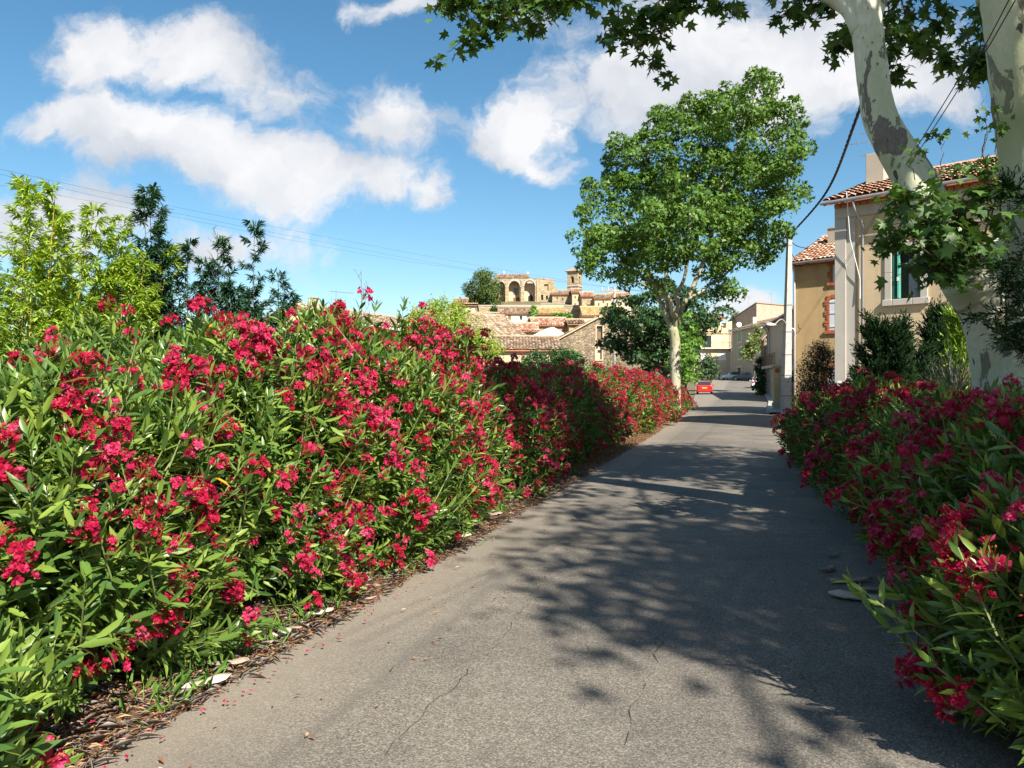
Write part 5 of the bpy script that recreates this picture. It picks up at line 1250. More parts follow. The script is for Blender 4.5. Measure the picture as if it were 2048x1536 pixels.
def rampart():
    Y = 194; x0, x1 = X_at(926, Y), X_at(1262, Y); z = gz((x0 + x1) / 2, Y); root = empty('rampart', (x0, Y, z), 0, 'long stone retaining wall carrying the hilltop below the ruin', 'wall'); h = Z_at(610, Y) - z
    MB().box(0, x1 - x0, 0, .8, -12, h - .2).build('wall', MAT['castle_stone'], root); MB().box(-.1, x1 - x0 + .1, -.12, .92, h - .2, h).build('coping', MAT['dressed_stone'], root)
rampart()
def stone_barn():
    Y = 80.0; x0 = X_at(1112, Y); zb = -.2; root = empty('stone_barn', (x0, Y, zb), 0, 'dark rubble stone barn with two framed openings in its gable', 'barn')
    q = lambda px, py: (X_at(px, Y) - x0, Z_at(py, Y) - zb)
    top = [q(1112, 682), q(1199, 635), q(1232, 647), q(1290, 668), q(1345, 690)]
    up = (*[q(p, 0)[0] for p in (1193.5, 1205)], q(0, 679)[1], q(0, 652)[1]); lo = (*[q(p, 0)[0] for p in (1192.5, 1203.5)], q(0, 719)[1], q(0, 688)[1])
    mb = MB(); facade(mb, top, -2, [up, lo], 0, .35); W = top[-1][0]; Dp = 14
    mb.quad((0, Dp, -2), (0, 0, -2), (0, 0, top[0][1]), (0, Dp, top[0][1])); mb.quad((W, 0, -2), (W, Dp, -2), (W, Dp, top[-1][1]), (W, 0, top[-1][1])); mb.build('wall', MAT['barn_stone'], root)
    rf = MB()
    for (a, b) in zip(top[:-1], top[1:]): rf.add([(a[0], -.25, a[1]), (b[0], -.25, b[1]), (b[0], Dp, b[1]), (a[0], Dp, a[1]), (a[0], -.25, a[1] + .16), (b[0], -.25, b[1] + .16), (b[0], Dp, b[1] + .16), (a[0], Dp, a[1] + .16)], [(0, 3, 2, 1), (4, 5, 6, 7), (0, 1, 5, 4), (1, 2, 6, 5), (2, 3, 7, 6), (3, 0, 4, 7)])
    rf = rf.build('roof', MAT['sand_render'], root)
    A, B = Vector((top[0][0] - .1, Dp, top[0][1] + .16)), Vector((top[1][0], Dp, top[1][1] + .16)); tiles(rf, A, (0, -1, 0), B - A, Dp + .2, (B - A).length, .3, .55, MAT['tile_old'], 3, 5)
    C = Vector((top[4][0] + .1, -.2, top[4][1] + .16)); Dd = Vector((top[1][0], -.2, top[1][1] + .16)); tiles(rf, C, (0, 1, 0), Dd - C, Dp + .2, (Dd - C).length, .3, .55, MAT['tile_old'], 3, 6)
    for r, dr in ((up, True), (lo, False)):
        w = window(root, *r, 'none', 0, .35, 'sand_render', .13)
        MB().box(r[0] + .02, r[1] - .02, .26, .30, r[2] + .02, r[3] - .02).build('panel', MAT['wood_brown' if dr else 'pale_render'], w)
        xm = (r[0] + r[1]) / 2; MB().box(xm - .1, xm + .18, .235, .262, r[2] + (r[3] - r[2]) * (.62 if dr else .45), r[2] + (r[3] - r[2]) * (.85 if dr else .62)).build('hatch', MAT['glass'], w)
stone_barn()
def ruined_abbey():
    Y = 205.0; x0 = X_at(983, Y); zb = gz(X_at(1040, Y), Y); root = empty('ruined_abbey', (x0, Y, zb), 0, 'sunlit stone ruin with three tall arches on the hilltop', 'ruin')
    q = lambda px, py: (X_at(px, Y) - x0, Z_at(py, Y) - zb)
    # front wall with pointed round arches, built as columns + arched spandrels
    x_l, x_r = q(983, 0)[0], q(1082, 0)[0]; zt = q(0, 557)[1]; zs = q(0, 615)[1]
    arches = [(q(994, 0)[0], q(1009.5, 0)[0], q(0, 563.5)[1]), (q(1017.5, 0)[0], q(1040, 0)[0], q(0, 562)[1]), (q(1048.5, 0)[0], q(1070, 0)[0], q(0, 561)[1])]
    mb = MB(); dp = 1.6
    edges = [x_l] + [e for a in arches for e in a[:2]] + [x_r]
    for i in range(0, len(edges), 2): mb.box(edges[i], edges[i + 1], 0, dp, -6, zt)
    for (a, b, t) in arches:
        r = (b - a) / 2; cx = (a + b) / 2; sp = t - r * 1.15; N = 12; pts = [(cx - r * math.cos(math.pi * k / N), sp + r * 1.15 * math.sin(math.pi * k / N)) for k in range(N + 1)]
        for (p, s) in zip(pts[:-1], pts[1:]):
            mb.quad((p[0], 0, p[1]), (s[0], 0, s[1]), (s[0], 0, zt), (p[0], 0, zt)); mb.quad((p[0], dp, p[1]), (s[0], dp, s[1]), (s[0], 0, s[1]), (p[0], 0, p[1]))
        mb.quad((a, 0, zt), (b, 0, zt), (b, dp, zt), (a, dp, zt)); mb.box(a, b, 0, dp, -6, zs - .1)
    mb.build('arcade', MAT['castle_stone'], root)
    for (a, b, t) in arches:
        r = (b - a) / 2; cx = (a + b) / 2; N = 12; m = MB(); sp = t - r * 1.15
        for k in range(N):
            A0, A1 = math.pi * k / N + .02, math.pi * (k + 1) / N - .02
            m.add([(cx - rr * math.cos(t_), yy, sp + rr * 1.15 * math.sin(t_)) for yy in (-.12, .1) for (rr, t_) in ((r + .02, A0), (r + .02, A1), (r + .42, A1), (r + .42, A0))], [(0, 1, 2, 3), (7, 6, 5, 4), (0, 4, 5, 1), (1, 5, 6, 2), (2, 6, 7, 3), (3, 7, 4, 0)])
        m.build('arch_ring', MAT['dressed_stone'], root)
    back = MB().box(x_l, x_r, dp + 1.0, dp + 1.5, -6, zt - .2).build('back_wall', MAT['beige_render'], root)
    for (a, b, t, dm) in ((q(1000, 0)[0], q(1006, 0)[0], None, 0), (q(1027, 0)[0], q(1035.5, 0)[0], None, 0)):
        MB().box(a, b, dp + .9, dp + 1.02, q(0, 587)[1], q(0, 574)[1]).build('window', MAT['curtain'], root)
        MB().box(a, b + .6, dp + .85, dp + 1.03, zs - .1, q(0, 593)[1]).build('door', MAT['wood_door'], root)
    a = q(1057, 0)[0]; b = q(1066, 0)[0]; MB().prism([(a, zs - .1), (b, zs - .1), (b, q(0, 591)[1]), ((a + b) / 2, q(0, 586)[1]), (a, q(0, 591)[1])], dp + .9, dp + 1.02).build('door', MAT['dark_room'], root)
    m = MB()
    for (a, b, t) in arches: m.box(a, b, .15, .25, zs + .9, zs + 1.0); [m.box(a + (b - a) * k / 9 - .03, a + (b - a) * k / 9 + .03, .17, .23, zs - .1, zs + .9) for k in range(1, 9)]
    m.build('balustrade', MAT['iron'], root)
    rf = MB(); ra, rb = q(990, 0)[0], q(1059, 0)[0]; z1, z2 = zt, Z_at(549, Y + 6) - zb; rf.add([(ra, .1, z1 + .05), (rb, .1, z1 + .05), (rb, 6, z2), (ra, 6, z2), (ra, 6, z1 - 1), (rb, 6, z1 - 1)], [(0, 1, 2, 3), (3, 2, 5, 4)]); rf = rf.build('roof', MAT['genoise'], root)
    es = Vector((0, 5.9, z2 - z1)); tiles(rf, (ra, .1, z1 + .06), (1, 0, 0), es, rb - ra, es.length, .45, .9, MAT['tile_old'], 2, 9)
    MB().box(rb - .6, rb - .1, 5.4, 6, z2 - .4, z2 + .7).build('chimney', MAT['pale_render'], root); MB().box(ra + 2.2, ra + 2.5, 5.4, 5.8, z2 - .4, z2 + .9).build('chimney', MAT['pale_render'], root)
    # broken wall to the right
    m = MB(); top = [q(1082.2, 554), q(1090, 556), q(1098, 557), q(1107.5, 558), q(1108, 566), q(1110, 572), q(1113, 575), q(1116, 582), q(1118, 590)]
    w1 = (q(1082.4, 0)[0], q(1086.5, 0)[0], q(0, 600)[1], q(0, 589)[1]); w2 = (q(1092, 0)[0], q(1096, 0)[0], q(0, 599)[1], q(0, 591)[1]); bl = (q(1088.5, 0)[0], q(1097, 0)[0], q(0, 582)[1], q(0, 568)[1])
    facade(m, top, -6, [w1, w2, bl], .3, .5); m.box(top[0][0], top[-1][0], .85, 1.5, -6, q(0, 590)[1]); m.build('broken_wall', MAT['castle_stone'], root)
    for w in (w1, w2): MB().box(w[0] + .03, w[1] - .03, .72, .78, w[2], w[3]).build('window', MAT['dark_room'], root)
    m = MB(); [m.box(q(px, 0)[0], q(px + 2.6, 0)[0], -.35, .1, -6, q(0, 560)[1]) for px in (1010.5, 1042, 1073)]; m.build('buttress', MAT['castle_stone'], root)
ruined_abbey()
def bell_tower():
    Y = 215.0; c = P(1149, 580, Y); zb = gz(c.x, Y); root = empty('bell_tower', (c.x, Y, zb), math.radians(-28), 'square stone bell tower with tiled pyramid roof on the hilltop', 'tower'); s = 1.55; zt = Z_at(545.5, Y) - zb; z1 = Z_at(573, Y) - zb; zo0 = Z_at(564.5, Y) - zb; zo1 = Z_at(553.5, Y) - zb
    mb = MB(); mb.box(-s, s, -s, s, -6, zo0 - .4)
    for (a, b, c_, d) in ((-s, -.5, -s, -.5), (.5, s, -s, -.5), (-s, -.5, .5, s), (.5, s, .5, s)): mb.box(a, b, c_, d, zo0 - .4, zo1)
    mb.box(-s, s, -s, s, zo1, zt); mb.build('shaft', MAT['castle_stone'], root)
    for k in range(4):
        m = MB(); N = 8
        for i in range(N):
            a0, a1 = math.pi * i / N, math.pi * (i + 1) / N
            pts = [(-.5 * math.cos(a), zo1 - .55 + .5 * math.sin(a)) for a in (a0, a1)]; m.quad((pts[0][0], -s + .003, pts[0][1]), (pts[1][0], -s + .003, pts[1][1]), (pts[1][0], -s + .003, zo1), (pts[0][0], -s + .003, zo1))
        o = m.build('arch', MAT['castle_stone'], root); o.rotation_euler = (0, 0, k * math.pi / 2)
    MB().box(-s - .18, s + .18, -s - .18, s + .18, z1 - .15, z1 + .2).build('cornice', MAT['dressed_stone'], root); MB().box(-s - .25, s + .25, -s - .25, s + .25, zt, zt + .25).build('cornice', MAT['dressed_stone'], root)
    m = MB(); e = s + .65; h = 1.25; m.add([(-e, -e, zt + .25), (e, -e, zt + .25), (e, e, zt + .25), (-e, e, zt + .25), (0, 0, zt + .25 + h)], [(0, 1, 4), (1, 2, 4), (2, 3, 4), (3, 0, 4), (3, 2, 1, 0)]); m.build('roof', MAT['tile_old'], root)
    m = MB(); m.tube([(0, 0, zo0 + .1), (0, 0, zo0 + .15), (0, 0, zo0 + .5), (0, 0, zo0 + .8)], [.42, .36, .26, .1], 10); m.build('bell', MAT['iron'], root)
    m = MB(); m.tube([(0, 0, zt + h), (0, 0, zt + h + .9)], .04, 5); m.build('finial', MAT['iron'], root)
bell_tower()

# --- houses at the end of the street
def balcony_house():
    Y = 152.0; x0 = X_at(1388, Y); zb = gz(X_at(1430, Y), Y); root = empty('balcony_house', (x0, Y, zb), 0, 'beige apartment house with yellow loggia and white roller shutters', 'house')
    q = lambda px, py: (X_at(px, Y) - x0, Z_at(py, Y) - zb); W = q(1464, 0)[0]
    R = lambda a, b, t, u: (q(a, 0)[0], q(b, 0)[0], q(0, u)[1], q(0, t)[1])
    log = R(1400, 1459, 667, 695); wa = R(1435.5, 1453, 704.5, 720.5); wb = R(1402.5, 1416, 704.5, 720.5); gd = R(1402, 1425, 733, 756)
    mb = MB(); facade(mb, [(0, q(0, 655)[1]), (W, q(0, 655)[1])], -2, [wa, wb, gd], 0, .25) if False else None
    mb = MB(); facade(mb, [(0, q(0, 656)[1]), (q(1452, 0)[0], q(0, 656)[1]), (q(1453, 0)[0], q(0, 644)[1]), (W, q(0, 642)[1])], -2, [log, wa, wb, gd], 0, .3)
    mb.quad((0, 8, -2), (0, 0, -2), (0, 0, q(0, 656)[1]), (0, 8, q(0, 656)[1])); mb.quad((W, 0, -2), (W, 8, -2), (W, 8, q(0, 642)[1]), (W, 0, q(0, 642)[1])); mb.quad((0, 0, q(0, 656)[1]), (W, 0, q(0, 656)[1] - .02), (W, 8, q(0, 656)[1]), (0, 8, q(0, 656)[1])); mb.build('wall', MAT['beige_render'], root)
    # loggia box behind the opening
    a, b, c, d = log; m = MB(); y1 = 2.6
    m.quad((a, .3, c), (a, y1, c), (a, y1, d), (a, .3, d)); m.quad((b, y1, c), (b, .3, c), (b, .3, d), (b, y1, d)); m.quad((a, .29, c), (b, .29, c), (b, .29, c + .02), (a, .29, c + .02))
    root_l = MB().box(a, b, .22, .29, c, d).build('loggia_back', MAT['yellow_render'], root)
    MB().box(a + .5, a + 2.3, .17, .215, c + .05, d - .35).build('glass_door', MAT['glass'], root_l); MB().box(a + 4.6, a + 4.8, .1, .216, c, d).build('pilaster', MAT['cream_render'], root_l)
    MB().box(a - .3, b + .5, -.9, -.005, c - .28, c - .05).build('balcony_slab', MAT['white_render'], root)
    r = MB(); r.tube([(a - .2, -.85, c + .95), (b + .4, -.85, c + .95)], .035, 5); [r.tube([(a - .2 + (b - a + .6) * k / 24, -.85, c - .06), (a - .2 + (b - a + .6) * k / 24, -.85, c + .95)], .016, 4) for k in range(25)]; r.build('railing', MAT['iron'], root)
    for w in (wa, wb): window(root, *w, 'roller', 0, .3, None, .1, 'white_sheet')
    window(root, *gd, 'door', 0, .3, None, .1, 'wood_brown')
    # set-back top floor with its tiled roof
    z0 = q(0, 656)[1]; zt = q(0, 636)[1]; m = MB(); m.box(-1, q(1452, 0)[0], 2.5, 7.9, z0, zt); m.build('upper_storey', MAT['cream_render'], root)
    for px in (1412, 1432, 1446): MB().box(q(px, 0)[0], q(px + 8, 0)[0], 2.4, 2.51, z0 + .7, zt - .35).build('upper_shutter', MAT['white_sheet'], root)
    rf = MB(); A = [(-1.4, 1.9, zt - .1), (q(1453, 0)[0] + .4, 1.9, zt - .1), (q(1453, 0)[0] + .4, 6.5, zt + 1.3), (-1.4, 6.5, zt + 1.3)]; rf.add(A + [(p[0], p[1], p[2] + .15) for p in A], [(3, 2, 1, 0), (4, 5, 6, 7), (0, 1, 5, 4), (1, 2, 6, 5), (2, 3, 7, 6), (3, 0, 4, 7)]); rf = rf.build('roof', MAT['genoise'], root)
    e = Vector((0, 4.6, 1.4)); tiles(rf, Vector(A[0]) + Vector((0, 0, .16)), (1, 0, 0), e, A[1][0] - A[0][0], e.length, .35, .7, MAT['tile_terracotta'], 3, 2)
    m = MB(); zl = q(0, 697)[1]; xl = q(1457.5, 0)[0]; m.tube([(xl, 0, zl + .5), (xl, -.5, zl + .6), (xl, -.5, zl + .3)], .03, 5); m.tube([(xl, -.5, zl + .3), (xl, -.5, zl), (xl, -.5, zl - .5)], [.05, .22, .12], 6); m.build('wall_lantern', MAT['iron'], root)
    MB().tube([(W - .15, -.09, -2), (W - .15, -.09, q(0, 664)[1]), (W - .6, -.09, q(0, 658)[1])], .07, 7).build('downpipe', MAT['zinc'], root)
balcony_house()
def grey_house():
    A = (X_at(1463.8, 146), 146.0); B = (X_at(1541, 127), 127.0); L = math.hypot(B[0] - A[0], B[1] - A[1]); rz = math.atan2(B[1] - A[1], B[0] - A[0]); d = (math.cos(rz), math.sin(rz)); zb = gz(*A); H = Z_at(661, 146) - zb
    def R(a, b, t, u):
        l0, l1 = on_line(a, A, d), on_line(b, A, d); Ym = A[1] + d[1] * (l0 + l1) / 2; return (l0, l1, Z_at(u, Ym) - zb, Z_at(t, Ym) - zb)
    ops = [{'r': R(1476.5, 1483, 662.5, 683), 'k': 'shutter', 'shut': 'green_light', 'sur': 'white_render', 'sw': .3}, {'r': R(1477, 1482.5, 697, 717), 'k': 'shutter', 'shut': 'green_light', 'sur': 'white_render', 'sw': .3}, {'r': R(1510.5, 1518, 656, 671), 'k': 'shutter', 'shut': 'green_light', 'sur': 'white_render', 'sw': .3},
           {'r': R(1497, 1500.5, 666, 672), 'k': 'dark', 'sur': 'white_render', 'sw': .25}, {'r': R(1475, 1482, 735, 754), 'k': 'glass', 'sur': 'white_render', 'sw': .3}, {'r': R(1510.5, 1518, 690, 708), 'k': 'shutter', 'shut': 'green_light', 'sur': 'white_render', 'sw': .3}]
    root = house('grey_house', 'shaded grey house with green shutters at the end of the street', (A[0], A[1], zb), rz, L, 9, H, math.radians(17), 'grey_render', 'tile_old', ops, 'x', .5, .35, .7, 3, -2, 61)
    MB().tube([(-.4, -.6, H - .2), (L + .3, -.6, H - .2)], .09, 7).build('gutter', MAT['white_pipe'], root); chimney(root, 3.5, 3.0, H + .9, .7, .7, 1.3, 'white_render'); MB().tube([(.2, -.6, H - .3), (-.1, -.12, H - 1.0), (-.1, -.12, -1)], .07, 6).build('downpipe', MAT['white_pipe'], root)
grey_house()
def pink_house():
    th = math.radians(24); Y = 168.0; c = P(1513, 606, Y); zb = gz(c.x, Y); H = c.z - zb; root = empty('pink_house', (c.x, Y, zb), th, 'tall pinkish house with slanting side wall above the grey house', 'house'); L, D = 11, 9; zl = H - 3.4
    mb = MB(); mb.add([(0, 0, -2), (L, 0, -2), (L, 0, H - .3), (0, 0, H), (0, D, -2), (L, D, -2), (L, D, zl), (0, D, zl)], [(0, 1, 2, 3), (4, 0, 3, 7), (1, 5, 6, 2), (5, 4, 7, 6)]); mb.build('wall', MAT['pink_render'], root)
    MB().add([(-.2, -.2, H), (L + .2, -.2, H - .3), (L + .2, D + .2, zl), (-.2, D + .2, zl), (-.2, -.2, H + .2), (L + .2, -.2, H - .1), (L + .2, D + .2, zl + .2), (-.2, D + .2, zl + .2)], [(3, 2, 1, 0), (4, 5, 6, 7), (0, 1, 5, 4), (1, 2, 6, 5), (2, 3, 7, 6), (3, 0, 4, 7)]).build('roof', MAT['tile_old'], root)
    antenna(root, -.4, 2, H - .4, 2.2, math.radians(-20), 6, .03, 1.2); antenna(root, 4.6, .5, H, 2.4, math.radians(190), 7, .03, 1.3)
    m = MB(); m.tube([(-1.5, 4, H - 4.6), (-1.7, 3.6, H - 4.5)], [.6, .55], 14); m.build('satellite_dish', MAT['white_sheet'], root)
pink_house()
def street_house():
    A = (X_at(1535.5, 80), 80.0); B = (X_at(1587, 64), 64.0); L = math.hypot(B[0] - A[0], B[1] - A[1]); rz = math.atan2(B[1] - A[1], B[0] - A[0]); d = (math.cos(rz), math.sin(rz)); zb = gz(*A); H = Z_at(651, 80) - zb
    def R(a, b, t, u):
        l0, l1 = on_line(a, A, d), on_line(b, A, d); Ym = A[1] + d[1] * (l0 + l1) / 2; return (l0, l1, Z_at(u, Ym) - zb, Z_at(t, Ym) - zb)
    dr = R(1582, 1587, 698, 731); dw = (on_line(1551, A, d), on_line(1560, A, d), .1, 2.3)
    root = house('street_house', 'tiled corner house with balcony rail on the right side of the street', (A[0], A[1], zb), rz, L + 6, 8, H, math.radians(22), 'pale_render', 'tile_terracotta', [{'r': dr, 'k': 'door', 'shut': 'wood_brown', 'sur': 'white_render', 'sw': .1}, {'r': dw, 'k': 'door', 'shut': 'wood_door', 'sur': 'white_render', 'sw': .1}], 'x', .4, .26, .45, 4, -2, 71)
    MB().tube([(-.3, -.5, H - .14), (L + 6.3, -.5, H - .14)], .08, 7).build('gutter', MAT['zinc'], root)
    for px in (1537, 1541): l = on_line(px, A, d); MB().tube([(l, -.5, H - .2), (l, -.12, H - .7), (l, -.12, 0)], .06, 7).build('downpipe', MAT['zinc'], root)
    l0, l1 = on_line(1546, A, d), on_line(1575, A, d); Ym = A[1] + d[1] * (l0 + l1) / 2; z0, z1 = Z_at(731, Ym) - zb, Z_at(709, Ym) - zb
    bal = MB().box(l0, l1, -1.1, -.01, z0 - .25, z0).build('balcony_slab', MAT['pale_render'], root); m = MB(); n = 16
    m.tube([(l0, -1.05, z1), (l1, -1.05, z1)], .04, 5); m.tube([(l0, -1.05, z1), (l0, -.02, z1)], .04, 5)
    for k in range(n): m.tube([(l0 + (l1 - l0) * k / (n - 1), -1.05, z0), (l0 + (l1 - l0) * k / (n - 1), -1.05, z1)], .022, 4)
    for k in range(4): m.tube([(l0, -1.05 + .3 * k, z0), (l0, -1.05 + .3 * k, z1)], .022, 4)
    m.build('railing', MAT['wood_brown'], root)
    chimney(root, 9, 2.2, H + .9, .7, .6, .9, 'pale_render')
street_house()
def stone_pier():
    Y = 83; x0, x1 = X_at(1526, Y), X_at(1537, Y); z = gz(x0, Y); root = empty('stone_pier', (x0, Y, z), 0, 'old stone pier with exposed rubble beside the ivy', 'wall'); w = x1 - x0
    MB().prism([(0, -1), (w, -1), (w, 5.8), (w * .55, 6.3), (.1, 5.9)], 0, .9).build('rubble', MAT['barn_stone'], root); MB().prism([(-.15, 3.3), (w * .7, 4.4), (w * .7, 4.1), (-.15, 3.0)], -.12, -.01).build('brick_band', MAT['genoise'], root); MB().prism([(-.15, 5.8), (w * .55, 6.32), (w + .15, 5.82), (w + .15, 6.0), (w * .55, 6.5), (-.15, 6.0)], -.15, 1.05).build('coping', MAT['tile_old'], root)
stone_pier()
# ------------------------------------------------------------------ street furniture, cars, wires
def gate_pillar():
    Y = 45.0; x = X_at(1553.5, Y); root = empty('gate_pillar', (x, Y, gz(x, Y)), math.radians(-12), 'cream gate pillar with a round red plaque at the street side', 'pillar'); w = .2; zt = Z_at(734, Y); z0 = Z_at(806, Y)
    MB().bbox(-w - .05, w + .12, -w - .04, w + .1, -.3, z0, .02).build('base', MAT['dressed_stone'], root); MB().bbox(-w, w, -w, w, z0, zt - .06, .015).build('shaft', MAT['cream_render'], root)
    MB().bbox(-w - .07, w + .07, -w - .07, w + .07, zt - .06, zt + .05, .02).build('cap', MAT['pale_render'], root)
    m = MB(); m.tube([(0, -w - .03, zt - .25), (0, -w + .01, zt - .25)], [.13, .135], 18); m.build('plaque', MAT['plaque_red'], root)
    MB().box(-w + .05, w - .04, -w - .012, -w + .005, zt - .78, zt - .70).build('letter_slot', MAT['pale_render'], root)
    MB().add([(-w + .02, -w - .005, z0 + .3), (w, -w - .005, z0 + .65), (w, -w - .005, z0 + .3), (-w + .02, -w + .02, z0 + .3), (w, -w + .02, z0 + .65), (w, -w + .02, z0 + .3)], [(0, 2, 1), (0, 1, 4, 3)]).build('lower_panel', MAT['cream_render'], root)
gate_pillar()
def garden_wall(name, label, pts, h, mat, t=.22, cop='dressed_stone', z0=-.3):
    A = Vector(pts[0]); B = Vector(pts[1]); L = (B - A).length; root = empty(name, (A.x, A.y, gz(A.x, A.y)), math.atan2(B.y - A.y, B.x - A.x), label, 'wall')
    MB().box(0, L, -t / 2, t / 2, z0, h).build('wall', MAT[mat], root); MB().bbox(-.04, L + .04, -t / 2 - .04, t / 2 + .04, h, h + .09, .02).build('coping', MAT[cop], root); return root
wl = garden_wall('garden_wall', 'low rendered garden wall between the gate pillar and the utility pole', ((X_at(1563, 45) + .05, 44.8), (X_at(1588, 39.3), 39.6)), 1.55, 'brown_render')
m_ = MB(); [m_.box(.3 + .55 * k, .7 + .55 * k, -.2, .2, 1.64, 1.86) for k in range(3)]; m_.build('planter', MAT['brown_render'], wl)
plant('planter_shrub', 'dark potted plants on the garden wall behind the utility pole', 'plant', 1580, 41.5, [(1582, 757, 6), (1588, 750, 7), (1585, 765, 5)], 700, .09, MAT['photinia_leaf'], 81, T_STAR, .02, 12, .06)
def kerb_line():
    m = MB(); ys = [40 + 2.5 * k for k in range(18)]
    for a, b in zip(ys[:-1], ys[1:]):
        xa, xb = road_r(a) - .3, road_r(b) - .3
        root_k = None
        m.add([(xa, a, gz(xa, a) - .1), (xa + .18, a, gz(xa, a) - .1), (xb + .18, b - .02, gz(xb, b) - .1), (xb, b - .02, gz(xb, b) - .1), (xa, a, gz(xa, a) + .13), (xa + .18, a, gz(xa, a) + .13), (xb + .18, b - .02, gz(xb, b) + .13), (xb, b - .02, gz(xb, b) + .13)], [(4, 5, 6, 7), (0, 1, 5, 4), (1, 2, 6, 5), (2, 3, 7, 6), (3, 0, 4, 7)])
    m.build('kerb', MAT['kerb'], None, kind='structure')
    s = MB()
    for a, b in zip(ys[:-1], ys[1:]):
        xa, xb = road_r(a) - .12, road_r(b) - .12; s.quad((xa, a, gz(xa, a) + .12), (xa + 3, a, gz(xa, a) + .12), (xb + 3, b, gz(xb, b) + .12), (xb, b, gz(xb, b) + .12))
    s.build('pavement', MAT['concrete'], None, kind='structure')
kerb_line()
def street_lamp_arm(root, A, B, mat='lamp_grey'):
    A, B = Vector(A), Vector(B); mid = A.lerp(B, .5) + Vector((0, 0, .35)); m = MB(); limb(m, [A, mid, B], .045, .03, 6); arm = m.build('lamp_arm', MAT['zinc'], root, smooth=True)
    d = (B - A); d.z = 0; d.normalize(); e = B + d * .5; h = MB(); h.tube([B - d * .1, B + d * .08, B + d * .25, e - d * .06, e], [.035, .07, .10, .08, .02], 10); o = h.build('lamp_head', MAT['lamp_grey'], root, smooth=True); return o
def concrete_pole():
    Y = 37.3; x = X_at(1571, Y); base = Vector((x, Y, 0)); root = empty('utility_pole', base, math.radians(8), 'concrete utility pole beside the brick-trimmed house', 'pole'); zt = Z_at(471, Y)
    m = MB(); s0, s1 = .20, .095; lean = .20
    m.add([(-s0, -s0, -.3), (s0, -s0, -.3), (s0, s0, -.3), (-s0, s0, -.3), (-s1 + lean, -s1, zt), (s1 + lean, -s1, zt), (s1 + lean, s1, zt), (-s1 + lean, s1, zt)], [(4, 5, 6, 7), (0, 1, 5, 4), (1, 2, 6, 5), (2, 3, 7, 6), (3, 0, 4, 7)]); m.build('shaft', MAT['concrete'], root)
    for z in (1.0, 2.0, 3.0, 4.1, 5.4, zt - .5): f = z / zt; s = s0 + (s1 - s0) * f + .012; m = MB(); m.box(-s + lean * f, s + lean * f, -s, s, z, z + .05); m.build('band', MAT['zinc_dark'], root)
    m = MB(); m.tube([(lean - .3, 0, zt - .1), (lean + .15, -.05, zt - .1)], .03, 6); m.build('cable_clamp', MAT['iron'], root)
    o = street_lamp_arm(root, (.15, -.05, Z_at(657, Y)), (-.75, -.35, Z_at(651, Y)))
    m = MB(); limb(m, [Vector((.2, .02, Z_at(657, Y))), Vector((.42, 0, Z_at(658, Y))), Vector((.52, 0, Z_at(672, Y)))], .035, .03, 6); m.build('conduit', MAT['lamp_grey'], root)
concrete_pole()
def lamp_on(px, py, Y, wall_px, wall_py, label):
    A = P(wall_px, wall_py, Y); root = empty('street_lamp', A, 0, label, 'street lamp'); B = P(px, py, Y - .3) - A; m = MB(); m.box(-.05, .08, -.08, .08, -.25, .25); m.build('bracket', MAT['zinc'], root); street_lamp_arm(root, (0, 0, 0), B)
lamp_on(1528, 656, 79, 1536, 660, 'white street lamp on a bracket of the tiled corner house')
lamp_on(1504, 675, 100, 1512, 672, 'small street lamp half hidden above the pale vine')
def far_pole():
    Y = 62.0; x = X_at(1229, Y); root = empty('power_pole', (x, Y, gz(x, Y)), 0, 'weathered power pole with crossarm before the stone barn', 'pole'); z = Z_at(578, Y)
    MB().tube([(0, 0, -.3), (0, 0, z * .5), (0, 0, z)], [.17, .14, .10], 9).build('shaft', MAT['wood_pole'], root, smooth=True); MB().box(-1.1, .55, -.06, .06, z - .35, z - .2).build('crossarm', MAT['wood_pole'], root)
    for dx in (-1.0, -.5, .45): m = MB(); m.tube([(dx, 0, z - .2), (dx, 0, z - .02), (dx, 0, z + .05)], [.05, .05, .02], 7); m.build('insulator', MAT['lamp_grey'], root)
    m = MB(); m.tube([(-.05, -.1, z * .55), (-.05, -.1, z - 1.2)], .06, 6); m.build('conduit', MAT['zinc_dark'], root); MB().tube([(.05, -.1, z - .35), (-.8, -.05, z - 1.2), (-.6, -.1, z - 2)], .02, 5).build('loose_cable', MAT['cable'], root)
far_pole()
def near_pole():
    root = empty('utility_pole', (6.3, -9.0, 0), .3, 'concrete utility pole behind the viewer, outside the frame', 'pole'); s0, s1, zt = .085, .06, 11
    m = MB(); m.add([(-s0, -s0, -.3), (s0, -s0, -.3), (s0, s0, -.3), (-s0, s0, -.3), (-s1, -s1, zt), (s1, -s1, zt), (s1, s1, zt), (-s1, s1, zt)], [(4, 5, 6, 7), (0, 1, 5, 4), (1, 2, 6, 5), (2, 3, 7, 6), (3, 0, 4, 7)]); m.build('shaft', MAT['concrete'], root); m = MB(); m.box(-.5, .5, -.05, .05, 6.6, 6.7); m.box(-.3, .3, -.05, .05, 10.4, 10.5); m.build('crossarm', MAT['zinc'], root)
near_pole()
